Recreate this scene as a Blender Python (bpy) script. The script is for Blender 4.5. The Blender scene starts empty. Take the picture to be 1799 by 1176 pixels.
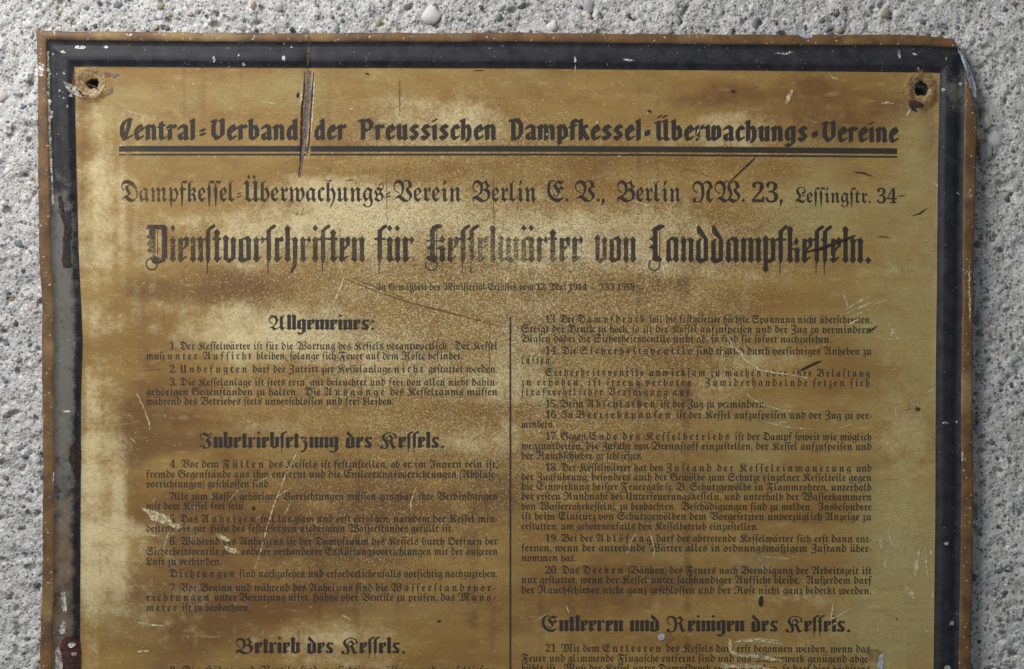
import bpy, math, random
import numpy as np
from mathutils import Vector, Matrix
from mathutils.geometry import delaunay_2d_cdt

random.seed(11)
rng = np.random.default_rng(11)
sc = bpy.context.scene
C = sc.collection

# ------------------------------------------------------------------ camera, light, exposure
S = 0.0003                      # metres per photograph pixel on the sign's face
ZC = 1.45                       # height of the picture centre above the floor


def P(x, y, h=0.0):
    """photo pixel + height above the sign's face (in pixels) -> world"""
    return ((x - 899.5) * S, -h * S, ZC - (y - 588.0) * S)


cam = bpy.data.cameras.new('camera')
cam_o = bpy.data.objects.new('camera', cam)
C.objects.link(cam_o)
cam_o.location = (0, -1.2, ZC)
cam_o.rotation_euler = (math.pi / 2, 0, 0)
cam.sensor_width = 36
cam.lens = 36 * 1.2 / (1799 * S)
cam.clip_start = 0.01
cam.clip_end = 50
sc.camera = cam_o

world = bpy.data.worlds.new('World')
sc.world = world
world.use_nodes = True
bg = world.node_tree.nodes['Background']
bg.inputs[0].default_value = (0.86, 0.93, 1.0, 1)
bg.inputs[1].default_value = 0.25

lamp = bpy.data.lights.new('key_light', 'AREA')  # unseen area lamp added as key light, kept close for its falloff
lamp.shape = 'RECTANGLE'
lamp.size = 0.55
lamp.size_y = 0.45
lamp.energy = 12.2
lamp.color = (1.0, 0.985, 0.96)
lamp_o = bpy.data.objects.new('key_light', lamp)
C.objects.link(lamp_o)
lamp_o.location = (-0.54, -0.56, ZC + 0.58)
d = Vector((0.0, 0, ZC + 0.10)) - Vector(lamp_o.location)
lamp_o.rotation_euler = d.to_track_quat('-Z', 'Y').to_euler()

sc.view_settings.view_transform = 'Standard'
sc.view_settings.look = 'None'
sc.view_settings.exposure = 0.0
sc.view_settings.gamma = 1.0
sc.cycles.max_bounces = 6
sc.cycles.transparent_max_bounces = 12


# ------------------------------------------------------------------ numpy noise
def _hash(ix, iy, seed):
    n = (ix.astype(np.int64) * 374761393 + iy.astype(np.int64) * 668265263 + seed * 982451653) & 0x7fffffff
    n = ((n ^ (n >> 13)) * 1274126177) & 0x7fffffff
    return ((n ^ (n >> 16)) & 0xffff) / 65535.0


def vnoise(x, y, scale, seed=0):
    x = np.asarray(x, float) / scale
    y = np.asarray(y, float) / scale
    ix = np.floor(x); iy = np.floor(y)
    fx = x - ix; fy = y - iy
    fx = fx * fx * (3 - 2 * fx); fy = fy * fy * (3 - 2 * fy)
    a = _hash(ix, iy, seed); b = _hash(ix + 1, iy, seed)
    c = _hash(ix, iy + 1, seed); e = _hash(ix + 1, iy + 1, seed)
    return (a * (1 - fx) + b * fx) * (1 - fy) + (c * (1 - fx) + e * fx) * fy


def fbm(x, y, scale, octv=4, seed=0, gain=0.55):
    v = 0; a = 1; t = 0
    for k in range(octv):
        v = v + a * vnoise(x, y, scale / 2 ** k, seed + 17 * k)
        t += a; a *= gain
    return v / t


def blobs(x, y, lst):
    v = np.zeros_like(np.asarray(x, float))
    for cx, cy, rx, ry, a in lst:
        v += a * np.exp(-(((x - cx) / rx) ** 2 + ((y - cy) / ry) ** 2))
    return v


def sstep(a, b, v):
    t = np.clip((v - a) / (b - a), 0, 1)
    return t * t * (3 - 2 * t)


# ------------------------------------------------------------------ materials
class NT:
    def __init__(self, name):
        self.m = bpy.data.materials.new(name)
        self.m.use_nodes = True
        self.t = self.m.node_tree
        self.b = self.t.nodes['Principled BSDF']

    def n(self, kind, **kw):
        nd = self.t.nodes.new(kind)
        for k, v in kw.items():
            if k.startswith('i_'):
                key = k[2:]
                nd.inputs[int(key) if key.isdigit() else key.replace('_', ' ')].default_value = v
            else:
                setattr(nd, k, v)
        return nd

    def l(self, a, b):
        self.t.links.new(a, b)

    def val(self, sock, v):
        if hasattr(v, 'is_linked'):
            self.l(v, sock)
        else:
            sock.default_value = v

    def math(self, op, a, b=0.0, clamp=False):
        nd = self.n('ShaderNodeMath', operation=op, use_clamp=clamp)
        self.val(nd.inputs[0], a); self.val(nd.inputs[1], b)
        return nd.outputs[0]

    def ramp(self, v, a, b):
        nd = self.n('ShaderNodeMapRange', interpolation_type='SMOOTHSTEP')
        self.val(nd.inputs[0], v); self.val(nd.inputs[1], a); self.val(nd.inputs[2], b)
        return nd.outputs[0]

    def mix(self, f, a, b):
        nd = self.n('ShaderNodeMix', data_type='RGBA')
        self.val(nd.inputs[0], f)
        for i, v in ((6, a), (7, b)):
            if hasattr(v, 'is_linked'):
                self.l(v, nd.inputs[i])
            else:
                nd.inputs[i].default_value = (*v, 1)
        return nd.outputs[2]

    def coords(self, k=1.0, sx=1.0, sy=1.0):
        """object coordinates counted in photograph pixels times k"""
        tc = self.n('ShaderNodeTexCoord')
        mp = self.n('ShaderNodeMapping')
        mp.inputs['Scale'].default_value = (k * sx / S, k / S, k * sy / S)
        self.l(tc.outputs['Object'], mp.inputs['Vector'])
        return mp.outputs[0]

    def noise(self, px, detail=3.0, rough=0.55, sx=1.0, sy=1.0):
        nd = self.n('ShaderNodeTexNoise')
        nd.inputs['Scale'].default_value = 1.0
        nd.inputs['Detail'].default_value = detail
        nd.inputs['Roughness'].default_value = rough
        self.l(self.coords(1.0 / px, sx, sy), nd.inputs['Vector'])
        return nd.outputs['Fac']

    def cells(self, px, sx=1.0, sy=1.0, dist=0.0):
        nd = self.n('ShaderNodeTexVoronoi')
        nd.inputs['Scale'].default_value = 1.0
        v = self.coords(1.0 / px, sx, sy)
        if dist:
            nn = self.n('ShaderNodeTexNoise')
            nn.inputs['Scale'].default_value = 1.3
            nn.inputs['Detail'].default_value = 2.0
            self.l(v, nn.inputs['Vector'])
            ma = self.n('ShaderNodeVectorMath', operation='MULTIPLY_ADD')
            ma.inputs[1].default_value = (dist / px * 1.6,) * 3
            self.l(nn.outputs['Color'], ma.inputs[0])
            self.l(v, ma.inputs[2])
            v = ma.outputs[0]
        self.l(v, nd.inputs['Vector'])
        sp = self.n('ShaderNodeSeparateColor')
        self.l(nd.outputs['Color'], sp.inputs[0])
        return nd.outputs['Distance'], sp.outputs[0], sp.outputs[1]

    def attr(self, name):
        nd = self.n('ShaderNodeAttribute', attribute_name=name)
        return nd

    def bump(self, h, strength, dist):
        nd = self.n('ShaderNodeBump')
        nd.inputs['Strength'].default_value = strength
        nd.inputs['Distance'].default_value = dist
        self.l(h, nd.inputs['Height'])
        self.l(nd.outputs[0], self.b.inputs['Normal'])

    def out(self, col=None, rough=None, spec=None, metal=None, alpha=None):
        for nm, v in (('Base Color', col), ('Roughness', rough), ('Specular IOR Level', spec),
                      ('Metallic', metal), ('Alpha', alpha)):
            if v is None:
                continue
            if isinstance(v, tuple):
                v = (*v, 1)
            self.val(self.b.inputs[nm], v)
        return self.m


def mat_field():
    t = NT('varnished_tin')
    w = t.attr('wear')
    sp = t.n('ShaderNodeSeparateColor'); t.l(w.outputs['Color'], sp.inputs[0])
    pale, olive, dark = sp.outputs[0], sp.outputs[1], sp.outputs[2]
    g = t.attr('grit').outputs['Fac']
    n1 = t.noise(26, 5, 0.62)
    n2 = t.noise(7, 4, 0.65)
    n3 = t.noise(90, 3, 0.5, 0.5, 1.6)
    n4 = t.noise(3.0, 3, 0.7, 0.45, 1.4)
    _, c1, c2 = t.cells(1.7)
    _, c3, _ = t.cells(2.9)
    # stained varnish
    base = t.mix(t.ramp(n3, 0.32, 0.68), (0.232, 0.127, 0.030), (0.310, 0.195, 0.055))
    base = t.mix(t.math('MULTIPLY', t.ramp(t.math('ADD', dark, t.math('MULTIPLY', t.math('SUBTRACT', n1, 0.5), 0.9)), 0.12, 0.80), 0.9),
                 base, (0.138, 0.064, 0.017))
    # faded, worn-through places
    pv = t.math('ADD', pale, t.math('MULTIPLY', t.math('SUBTRACT', n1, 0.5), 0.80))
    pv = t.math('ADD', pv, t.math('MULTIPLY', t.math('SUBTRACT', n2, 0.5), 0.55))
    base = t.mix(t.math('MULTIPLY', t.ramp(pv, 0.10, 0.80), 0.94), base, (0.63, 0.525, 0.29))
    ov = t.math('ADD', olive, t.math('MULTIPLY', t.math('SUBTRACT', n1, 0.5), 0.8))
    base = t.mix(t.math('MULTIPLY', t.ramp(ov, 0.15, 0.95), 0.78), base, (0.355, 0.300, 0.120))
    base = t.mix(t.math('MULTIPLY', t.ramp(n4, 0.40, 0.70), 0.34), base, (0.135, 0.078, 0.028))
    n5 = t.noise(16, 5, 0.7, 0.35, 1.5)
    base = t.mix(t.math('MULTIPLY', t.ramp(n5, 0.52, 0.74), 0.42), base, (0.155, 0.085, 0.028))
    base = t.mix(t.math('MULTIPLY', t.ramp(n5, 0.46, 0.26), 0.30), base, (0.58, 0.46, 0.25))
    # pale specks paint in the worn varnish's glitter; dark ones are dirt
    fl = t.math('GREATER_THAN', t.math('ADD', c1, t.math('MULTIPLY', g, 0.44)), 1.0)
    base = t.mix(t.math('MULTIPLY', fl, t.math('ADD', t.math('MULTIPLY', t.math('MULTIPLY', c2, t.math('ADD', g, 0.25)), 0.42), 0.06)), base, (0.78, 0.68, 0.42))
    dk = t.math('LESS_THAN', t.math('SUBTRACT', c2, t.math('MULTIPLY', g, 0.40)), -0.03)
    base = t.mix(t.math('MULTIPLY', dk, 0.55), base, (0.07, 0.045, 0.02))
    sp3 = t.math('GREATER_THAN', t.math('ADD', c3, t.math('MULTIPLY', n2, 0.02)), 1.008)
    base = t.mix(t.math('MULTIPLY', sp3, 0.22), base, (0.75, 0.66, 0.42))
    t.bump(t.math('ADD', t.math('MULTIPLY', n4, 0.6), t.math('MULTIPLY', c1, t.math('MULTIPLY', g, 0.5))), 0.28, 0.00035)
    return t.out(base, t.math('ADD', 0.30, t.math('MULTIPLY', n5, 0.34)), 0.42)


def mat_border():
    t = NT('black_lacquer')
    a = t.attr('wear'); sp = t.n('ShaderNodeSeparateColor'); t.l(a.outputs['Color'], sp.inputs[0])
    grey, brown = sp.outputs[0], sp.outputs[1]
    n1 = t.noise(22, 5, 0.62); n2 = t.noise(5, 4, 0.7)
    _, c1, c2 = t.cells(2.2)
    base = t.mix(t.ramp(n1, 0.3, 0.7), (0.013, 0.013, 0.016), (0.028, 0.028, 0.033))
    gv = t.math('ADD', grey, t.math('MULTIPLY', t.math('SUBTRACT', t.math('ADD', t.math('MULTIPLY', n1, 0.6), t.math('MULTIPLY', n2, 0.4)), 0.5), 1.7))
    base = t.mix(t.math('MULTIPLY', t.ramp(gv, 0.3, 0.7), 0.85), base, (0.125, 0.122, 0.105))
    bv = t.math('ADD', brown, t.math('MULTIPLY', t.math('SUBTRACT', t.noise(31, 5, 0.65), 0.5), 1.5))
    base = t.mix(t.math('MULTIPLY', t.ramp(bv, 0.3, 0.8), 0.8), base, (0.15, 0.105, 0.062))
    fl = t.math('GREATER_THAN', t.math('ADD', c1, t.math('MULTIPLY', t.math('SUBTRACT', t.noise(40, 3), 0.5), 0.14)), 0.998)
    base = t.mix(t.math('MULTIPLY', fl, t.math('ADD', 0.15, t.math('MULTIPLY', c2, 0.35))), base, (0.30, 0.30, 0.32))
    t.bump(t.math('ADD', t.math('MULTIPLY', n2, 0.6), n1), 0.22, 0.0006)
    return t.out(base, t.math('ADD', 0.42, t.math('MULTIPLY', n1, 0.25)), 0.24)


def mat_rim():
    t = NT('brown_rim_varnish')
    n1 = t.noise(34, 5, 0.6); n2 = t.noise(6, 4, 0.7); n3 = t.noise(120, 2, 0.5)
    _, c1, c2 = t.cells(2.6)
    base = t.mix(t.ramp(n1, 0.3, 0.7), (0.085, 0.044, 0.018), (0.165, 0.085, 0.028))
    base = t.mix(t.math('MULTIPLY', t.ramp(n3, 0.54, 0.70), 0.75), base, (0.27, 0.175, 0.070))
    base = t.mix(t.math('MULTIPLY', t.ramp(n2, 0.50, 0.8), 0.6), base, (0.075, 0.038, 0.018))
    fl = t.math('GREATER_THAN', c1, 0.975)
    base = t.mix(t.math('MULTIPLY', fl, t.math('MULTIPLY', c2, 0.7)), base, (0.6, 0.5, 0.35))
    t.bump(t.math('ADD', n2, n1), 0.25, 0.0006)
    return t.out(base, t.math('ADD', 0.38, t.math('MULTIPLY', n1, 0.25)), 0.4)


def mat_print():
    t = NT('worn_black_print')
    f = t.attr('fade').outputs['Fac']
    n1 = t.noise(2.4, 3, 0.75)
    n2 = t.noise(14, 4, 0.6)
    _, c1, c2 = t.cells(1.6)
    v = t.math('ADD', t.math('MULTIPLY', n1, 0.55), t.math('ADD', t.math('MULTIPLY', n2, 0.5), t.math('MULTIPLY', c1, 0.35)))
    # v averages 0.70: the print goes where the wear beats what is left of it
    a = t.ramp(t.math('SUBTRACT', t.math('ADD', f, 0.28), v), -0.42, 0.13)
    a = t.math('MULTIPLY', a, t.math('ADD', 0.62, t.math('MULTIPLY', f, 0.34)), True)
    col = t.mix(n2, (0.022, 0.019, 0.018), (0.042, 0.034, 0.026))
    return t.out(col, 0.55, 0.3, alpha=a)


def mat_flat(name, ca, cb, px=8, rough=0.6, spec=0.3, edge=None, metal=0.0, bump=0.2):
    """small marks: two-tone noise; edge = how much of the mark is eaten away"""
    t = NT(name)
    n1 = t.noise(px, 4, 0.65)
    n2 = t.noise(2.2, 2, 0.7)
    col = t.mix(t.ramp(n1, 0.3, 0.7), ca, cb)
    t.bump(n1, bump, 0.0006)
    al = None
    if edge is not None:
        al = t.ramp(t.math('ADD', t.math('MULTIPLY', n1, 0.5), t.math('MULTIPLY', n2, 0.6)), edge, edge + 0.16)
    return t.out(col, rough, spec, metal, al)


def mat_concrete():
    t = NT('rough_concrete')
    n1 = t.noise(60, 5, 0.6); n2 = t.noise(9, 5, 0.7); n3 = t.noise(2.6, 3, 0.7)
    d1, c1, c2 = t.cells(4.6, dist=2.6)
    d2, c3, c4 = t.cells(8.0, dist=5.0)
    base = t.mix(t.ramp(n1, 0.3, 0.7), (0.37, 0.368, 0.36), (0.53, 0.525, 0.512))
    base = t.mix(t.math('MULTIPLY', t.ramp(n2, 0.45, 0.75), 0.45), base, (0.40, 0.385, 0.35))
    tint = t.n('ShaderNodeHueSaturation')
    # sand grains: every cell has its own tone
    gr = t.n('ShaderNodeValToRGB')
    e = gr.color_ramp.elements
    e[0].position = 0.0; e[0].color = (0.05, 0.055, 0.065, 1)
    e[1].position = 1.0; e[1].color = (0.72, 0.71, 0.685, 1)
    for p_, c_ in ((0.14, (0.13, 0.14, 0.16, 1)), (0.22, (0.34, 0.30, 0.24, 1)), (0.42, (0.46, 0.46, 0.465, 1)), (0.7, (0.53, 0.525, 0.51, 1))):
        q = e.new(p_); q.color = c_
    t.l(c1, gr.inputs[0])
    base = t.mix(t.math('MULTIPLY', t.ramp(d1, 0.70, 0.34), 0.85), base, gr.outputs[0])
    dg = t.math('MULTIPLY', t.math('LESS_THAN', c3, 0.13), t.ramp(d2, 0.55, 0.30))
    base = t.mix(t.math('MULTIPLY', dg, 0.85), base, t.mix(c4, (0.06, 0.07, 0.085), (0.22, 0.18, 0.13)))
    h = t.math('ADD', t.math('MULTIPLY', n3, 0.5), t.math('SUBTRACT', n2, t.math('MULTIPLY', d1, 0.7)))
    t.bump(h, 0.60, 0.0013)
    return t.out(base, 0.92, 0.15)


M_FIELD, M_BORDER, M_RIM, M_PRINT, M_CONC = mat_field(), mat_border(), mat_rim(), mat_print(), mat_concrete()
M_BARE = mat_flat('bare_zinc', (0.30, 0.31, 0.40), (0.66, 0.68, 0.76), 6, 0.42, 0.5, metal=0.55)
M_PALE = mat_flat('flaked_varnish', (0.40, 0.33, 0.18), (0.62, 0.54, 0.34), 7, 0.5, 0.35, edge=0.44)
M_WHITE = mat_flat('bare_white_tin', (0.50, 0.48, 0.44), (0.80, 0.78, 0.74), 6, 0.5, 0.4, edge=0.46)
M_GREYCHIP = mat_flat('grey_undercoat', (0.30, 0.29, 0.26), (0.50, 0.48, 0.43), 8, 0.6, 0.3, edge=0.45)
M_DARKS = mat_flat('dark_scar', (0.018, 0.012, 0.011), (0.045, 0.028, 0.022), 5, 0.7, 0.2, edge=0.36)
M_BROWNS = mat_flat('brown_crease', (0.10, 0.055, 0.022), (0.17, 0.10, 0.045), 6, 0.6, 0.2, edge=0.44)
M_FAINT = mat_flat('faint_brown_stain', (0.10, 0.055, 0.022), (0.17, 0.10, 0.045), 11, 0.6, 0.2, edge=0.56)
M_RUST = mat_flat('rust', (0.13, 0.050, 0.018), (0.25, 0.115, 0.042), 9, 0.8, 0.2, edge=0.50, bump=0.5)
M_RUSTSOLID = mat_flat('rust_crust', (0.030, 0.012, 0.010), (0.075, 0.030, 0.022), 7, 0.75, 0.25, bump=0.8)
M_GOUGE = mat_flat('scraped_lead_grey', (0.070, 0.054, 0.050), (0.19, 0.15, 0.135), 5, 0.5, 0.4, edge=0.34)
M_DISC = mat_flat('washer_imprint', (0.24, 0.16, 0.075), (0.38, 0.29, 0.16), 6, 0.5, 0.35, edge=0.44)


# ------------------------------------------------------------------ objects
def link(name, verts, faces, mat, parent=None, smooth=False):
    me = bpy.data.meshes.new(name)
    me.from_pydata([tuple(v) for v in verts], [], [tuple(f) for f in faces])
    me.materials.append(mat)
    if smooth:
        me.polygons.foreach_set('use_smooth', np.ones(len(me.polygons), dtype=bool))
    me.update()
    o = bpy.data.objects.new(name, me)
    C.objects.link(o)
    if parent is not None:
        o.parent = parent
        o.matrix_parent_inverse = Matrix.Translation(-Vector(parent.location))
    return o


sign = bpy.data.objects.new('tin_sign', None)
sign.location = (0, 0, ZC)
C.objects.link(sign)
sign['label'] = 'old brown stained tin sign with black border and Gothic German boiler regulations'
sign['category'] = 'sign'


def px_verts(x, y, h):
    x = np.asarray(x, float); y = np.asarray(y, float); h = np.broadcast_to(np.asarray(h, float), x.shape)
    return np.stack([(x - 899.5) * S, -h * S, ZC - (y - 588.0) * S], axis=-1)


# ------------------------------------------------------------------ sign plate
U = [70, 92, 140, 1645, 1690, 1711]
V = [58, 74, 121, 2290, 2335, 2352]
XL = {0: ([40, 130, 280, 440, 560, 760, 900, 1000, 1176, 2400], [64, 66, 68, 70, 75, 76, 75.5, 75, 71, 74]),
      1: ([40, 130, 280, 440, 560, 760, 900, 1000, 1176, 2400], [82, 83, 88, 91, 96.5, 96, 96, 95, 93, 96]),
      2: ([40, 130, 280, 440, 600, 700, 900, 1176, 2400], [130, 131, 134.5, 138.5, 146, 143, 142, 141, 142]),
      3: ([40, 130, 250, 480, 640, 900, 1176, 2400], [1652, 1651, 1648, 1646, 1644, 1643, 1640, 1642]),
      4: ([40, 130, 250, 480, 700, 900, 1176, 2400], [1696, 1695, 1693, 1691, 1688.5, 1688, 1684, 1686]),
      5: ([40, 200, 480, 700, 900, 1176, 2400], [1721, 1717, 1710.5, 1709, 1709, 1706, 1708])}
YL = {0: ([0, 75, 225, 450, 900, 1350, 1600, 1800], [53, 54.5, 56, 58.5, 58.5, 61, 62, 66]),
      1: ([0, 75, 225, 450, 900, 1350, 1600, 1800], [69, 70, 72, 74, 74, 79, 80, 83]),
      2: ([0, 75, 225, 450, 900, 1350, 1600, 1800], [117, 117.5, 118, 119.5, 121, 125, 128, 130])}


def warp(u, v):
    """ideal plate coordinates -> photograph pixels: the sheet is bent and its edge is not straight"""
    yl = [np.interp(u, *YL[k]) for k in range(3)]
    vb = [yl[0], yl[1], yl[2], np.full_like(u, V[3]), np.full_like(u, V[4]), np.full_like(u, V[5])]
    y = pw(v, V, vb)
    ub = [np.interp(y, *XL[k]) for k in range(6)]
    x = pw(u, U, ub)
    edge = np.minimum(np.minimum(u - U[0], U[5] - u), np.minimum(v - V[0], V[5] - v))
    wob = np.exp(-np.clip(edge, 0, None) / 30.0)
    x = x + wob * ((fbm(x * 0 + 7, y, 60, 3, 5) - 0.5) * 4.0 + (vnoise(u * 0, y, 7, 8) - 0.5) * 1.0)
    y = y + wob * ((fbm(x, y * 0 + 3, 70, 3, 6) - 0.5) * 3.0 + (vnoise(x, u * 0, 7, 9) - 0.5) * 0.8)
    return x, y


def pw(t, knots, vals):
    out = vals[0] + (t - knots[0])
    for k in range(len(knots) - 1):
        f = (t - knots[k]) / (knots[k + 1] - knots[k])
        seg = vals[k] * (1 - f) + vals[k + 1] * f
        out = np.where(t >= knots[k], seg, out)
    return out


HOLES = [(163, 147, 9.5, 8.5, 21), (1618.5, 156, 10.0, 13.5, 33)]


def hf(x, y):
    """height of the printed face in pixels: gentle buckling, dents and the bosses round the two holes"""
    x = np.asarray(x, float); y = np.asarray(y, float)
    h = 2.6 * (fbm(x, y, 420, 2, 31) - 0.5) + 0.9 * (fbm(x, y, 110, 2, 37) - 0.5)
    # gouge
    cx = np.interp(y, [100, 180, 250, 310], [544, 541, 535, 527])
    h = h - 2.4 * np.exp(-((x - cx) / 6.5) ** 2) * sstep(60, 130, y) * (1 - sstep(250, 325, y))
    r = np.hypot(x - 160, y - 146)
    h = h + 1.9 * np.exp(-((r - 24) / 6.0) ** 2) * (0.6 + 0.8 * vnoise(x, y, 9, 3)) - 3.5 * np.exp(-(r / 14.0) ** 2)
    r = np.hypot(x - 1618, (y - 158) * 0.8)
    h = h + 2.6 * np.exp(-((r - 21) / 7.0) ** 2) * (0.5 + 1.0 * vnoise(x, y, 9, 4)) - 2.5 * np.exp(-(r / 12.0) ** 2)
    return h


def plate_h(u, v, x, y):
    dl, dr = u - U[0], U[5] - u
    dt, db = v - V[0], V[5] - v
    # distance from the outer edge, scaled so that the rim is 0..1 and the border 1..2
    def z(dist, rim, band):
        return np.where(dist < rim, dist / rim, 1 + (dist - rim) / band)
    q = np.minimum(np.minimum(z(dl, 22, 48), z(dr, 21, 45)), np.minimum(z(dt, 16, 47), z(db, 17, 45)))
    prof = np.interp(q, [0, 0.08, 0.55, 0.95, 1.08, 1.20, 1.42, 1.60, 1.75, 1.92, 2.02, 2.2],
                     [1.5, 4.0, 5.0, 4.5, 1.2, 0.2, 4.2, 5.8, 5.8, 1.6, 0.2, 0.0])
    prof = prof + sstep(2.2, 1.9, q) * (fbm(x, y, 55, 3, 77) - 0.5) * 2.6
    return prof + hf(x, y), q


def lines(*segs):
    out = []
    for a, b, n in segs:
        out += list(np.linspace(a, b, n, endpoint=False))
    return out


us = np.array(lines((70, 92, 10), (92, 140, 24), (140, 190, 34), (190, 1590, 280), (1590, 1645, 36), (1645, 1690, 22), (1690, 1711, 10)) + [1711.0])
vs = np.array(lines((58, 74, 8), (74, 121, 24), (121, 182, 40), (182, 1260, 216), (1260, 2290, 34), (2290, 2335, 14), (2335, 2352, 6)) + [2352.0])
UU, VV = np.meshgrid(us, vs)
XX, YY = warp(UU, VV)
HH, QQ = plate_h(UU, VV, XX, YY)
# round hole outlines: pull the grid points next to a hole onto its ragged edge
HOLE = np.zeros_like(XX, bool)
for cx, cy, rx, ry, sd in HOLES:
    dx, dy = XX - cx, YY - cy
    ang = np.arctan2(dy, dx)
    ed = 1 + 0.16 * np.sin(2 * ang + sd) + 0.10 * np.sin(5 * ang + sd * 2)
    rr = np.hypot(dx / rx, dy / ry) / ed
    HOLE |= rr < 0.86
    near = (rr >= 0.86) & (rr < 1.25)
    f = np.where(near, (1.0 + (rr - 0.86) * 0.64) / np.maximum(rr, 0.1), 1.0)
    XX = np.where(near, cx + dx * f, XX)
    YY = np.where(near, cy + dy * f, YY)
    HH = np.where(near, HH - 2.0 * sstep(1.25, 0.86, rr), HH)
# the top right corner is bent back along a slanting line and its paint is gone there
ax, ay, bx, by = 1674.0, 62.0, 1708.0, 178.0
ln = math.hypot(bx - ax, by - ay)
nx, ny = (by - ay) / ln, -(bx - ax) / ln
qd = (XX - ax) * nx + (YY - ay) * ny
tt = ((XX - ax) * (bx - ax) + (YY - ay) * (by - ay)) / ln / ln
bul = 13.0 * np.clip(np.sin(np.pi * np.clip(tt, 0, 1)), 0, 1)
lim = np.maximum(qd, 1e-6)
newq = np.where(qd > 0, bul * (1 - np.exp(-lim / np.maximum(bul, 0.5))), qd)
XX = XX + np.where(qd > 0, (newq - qd) * nx, 0)
YY = YY + np.where(qd > 0, (newq - qd) * ny, 0)
HH = HH - np.where(qd > 0, 0.30 * lim + 1.0 * sstep(0, 6, qd), 0)
# the sheet sags back a little towards that corner
cd = np.hypot(XX - 1700, YY - 70)
HH = HH - 5.0 * np.exp(-(cd / 75) ** 2)
YY = YY + 5.0 * np.exp(-((XX - 1690) / 45) ** 2) * np.exp(-((YY - 62) / 22.0) ** 2)

nv, nu = XX.shape
VERT = px_verts(XX, YY, HH).reshape(-1, 3)
ii, jj = np.meshgrid(np.arange(nv - 1), np.arange(nu - 1), indexing='ij')
quads = np.stack([ii * nu + jj, (ii + 1) * nu + jj, (ii + 1) * nu + jj + 1, ii * nu + jj + 1], axis=-1).reshape(-1, 4)
uc = 0.5 * (us[:-1] + us[1:]); vc = 0.5 * (vs[:-1] + vs[1:])
UC, VC = np.meshgrid(uc, vc)
inR = ((UC < U[1]) | (UC > U[4]) | (VC < V[1]) | (VC > V[4])).reshape(-1)
inF = ((UC > U[2]) & (UC < U[3]) & (VC > V[2]) & (VC < V[3])).reshape(-1)
hol = HOLE.reshape(-1)[quads].any(axis=1)



def zone(name, sel, mat, skirt=None):
    q = quads[sel & ~hol]
    used = np.unique(q)
    re = -np.ones(len(VERT), int); re[used] = np.arange(len(used))
    vv = VERT[used]
    ff = re[q].tolist()
    vv = vv.tolist()
    if skirt:
        ring = [re[k] for k in skirt if re[k] >= 0]
    o = link(name, vv, ff, mat, sign, True)
    return o, used


def add_wear(o, used, fn, extra=None):
    x = XX.reshape(-1)[used]; y = YY.reshape(-1)[used]
    cols = fn(x, y)
    at = o.data.color_attributes.new('wear', 'FLOAT_COLOR', 'POINT')
    at.data.foreach_set('color', np.ascontiguousarray(np.concatenate([cols, np.ones((len(x), 1))], 1), dtype=np.float32).ravel())
    if extra is not None:
        a2 = o.data.attributes.new('grit', 'FLOAT', 'POINT')
        a2.data.foreach_set('value', np.ascontiguousarray(extra(x, y), dtype=np.float32))


PALE = [(165, 560, 50, 420, .30), (175, 1040, 60, 300, .30), (1250, 700, 60, 50, .25), (1380, 800, 70, 60, .2), (1590, 760, 60, 260, .28), (1200, 1060, 110, 40, .2), (1420, 1060, 120, 40, .28), (1330, 640, 90, 40, .25), (205, 330, 70, 130, .32), (260, 230, 130, 60, .12), (780, 200, 120, 55, .62), (700, 250, 130, 30, .35),
        (980, 148, 90, 14, .45), (600, 345, 220, 50, .30), (760, 400, 330, 70, .60), (1090, 440, 170, 55, .42),
        (430, 420, 240, 50, .30), (420, 575, 190, 55, .42), (560, 590, 120, 70, .30), (730, 640, 150, 70, .22),
        (1280, 215, 70, 30, .40), (1340, 250, 120, 20, .25), (1440, 350, 80, 60, .18), (1000, 560, 100, 60, .22),
        (900, 620, 60, 200, .22), (560, 1125, 190, 38, .40), (205, 960, 60, 90, .16), (190, 900, 40, 200, .08), (500, 760, 200, 22, .22), (690, 690, 90, 100, .12),
        (830, 780, 90, 30, .26), (980, 690, 130, 90, .20), (1500, 470, 140, 40, .22), (1600, 700, 50, 220, .22), (1580, 970, 60, 70, .32),
        (1400, 1130, 110, 26, .18), (560, 170, 120, 30, -.1), (1180, 165, 320, 34, -.32), (330, 150, 160, 22, -.25), (700, 295, 380, 12, -.30), (1100, 300, 200, 22, -.25),
        (400, 505, 150, 26, -.30), (1150, 505, 90, 22, -.30), (700, 940, 260, 160, -.16), (1250, 900, 260, 240, -.12), (520, 800, 220, 20, -.1)]
OLIVE = [(1610, 640, 120, 520, .55), (1430, 360, 110, 90, .55), (1330, 560, 170, 120, .22), (1590, 1060, 110, 160, .62), (1420, 1120, 150, 60, .40),
         (380, 170, 190, 40, .50), (200, 180, 70, 60, .30), (850, 320, 80, 30, .30), (1320, 960, 200, 90, .25), (1400, 760, 140, 120, .28), (190, 1050, 60, 90, .35),
         (1600, 260, 50, 90, .45), (640, 1110, 160, 60, .22)]
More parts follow.
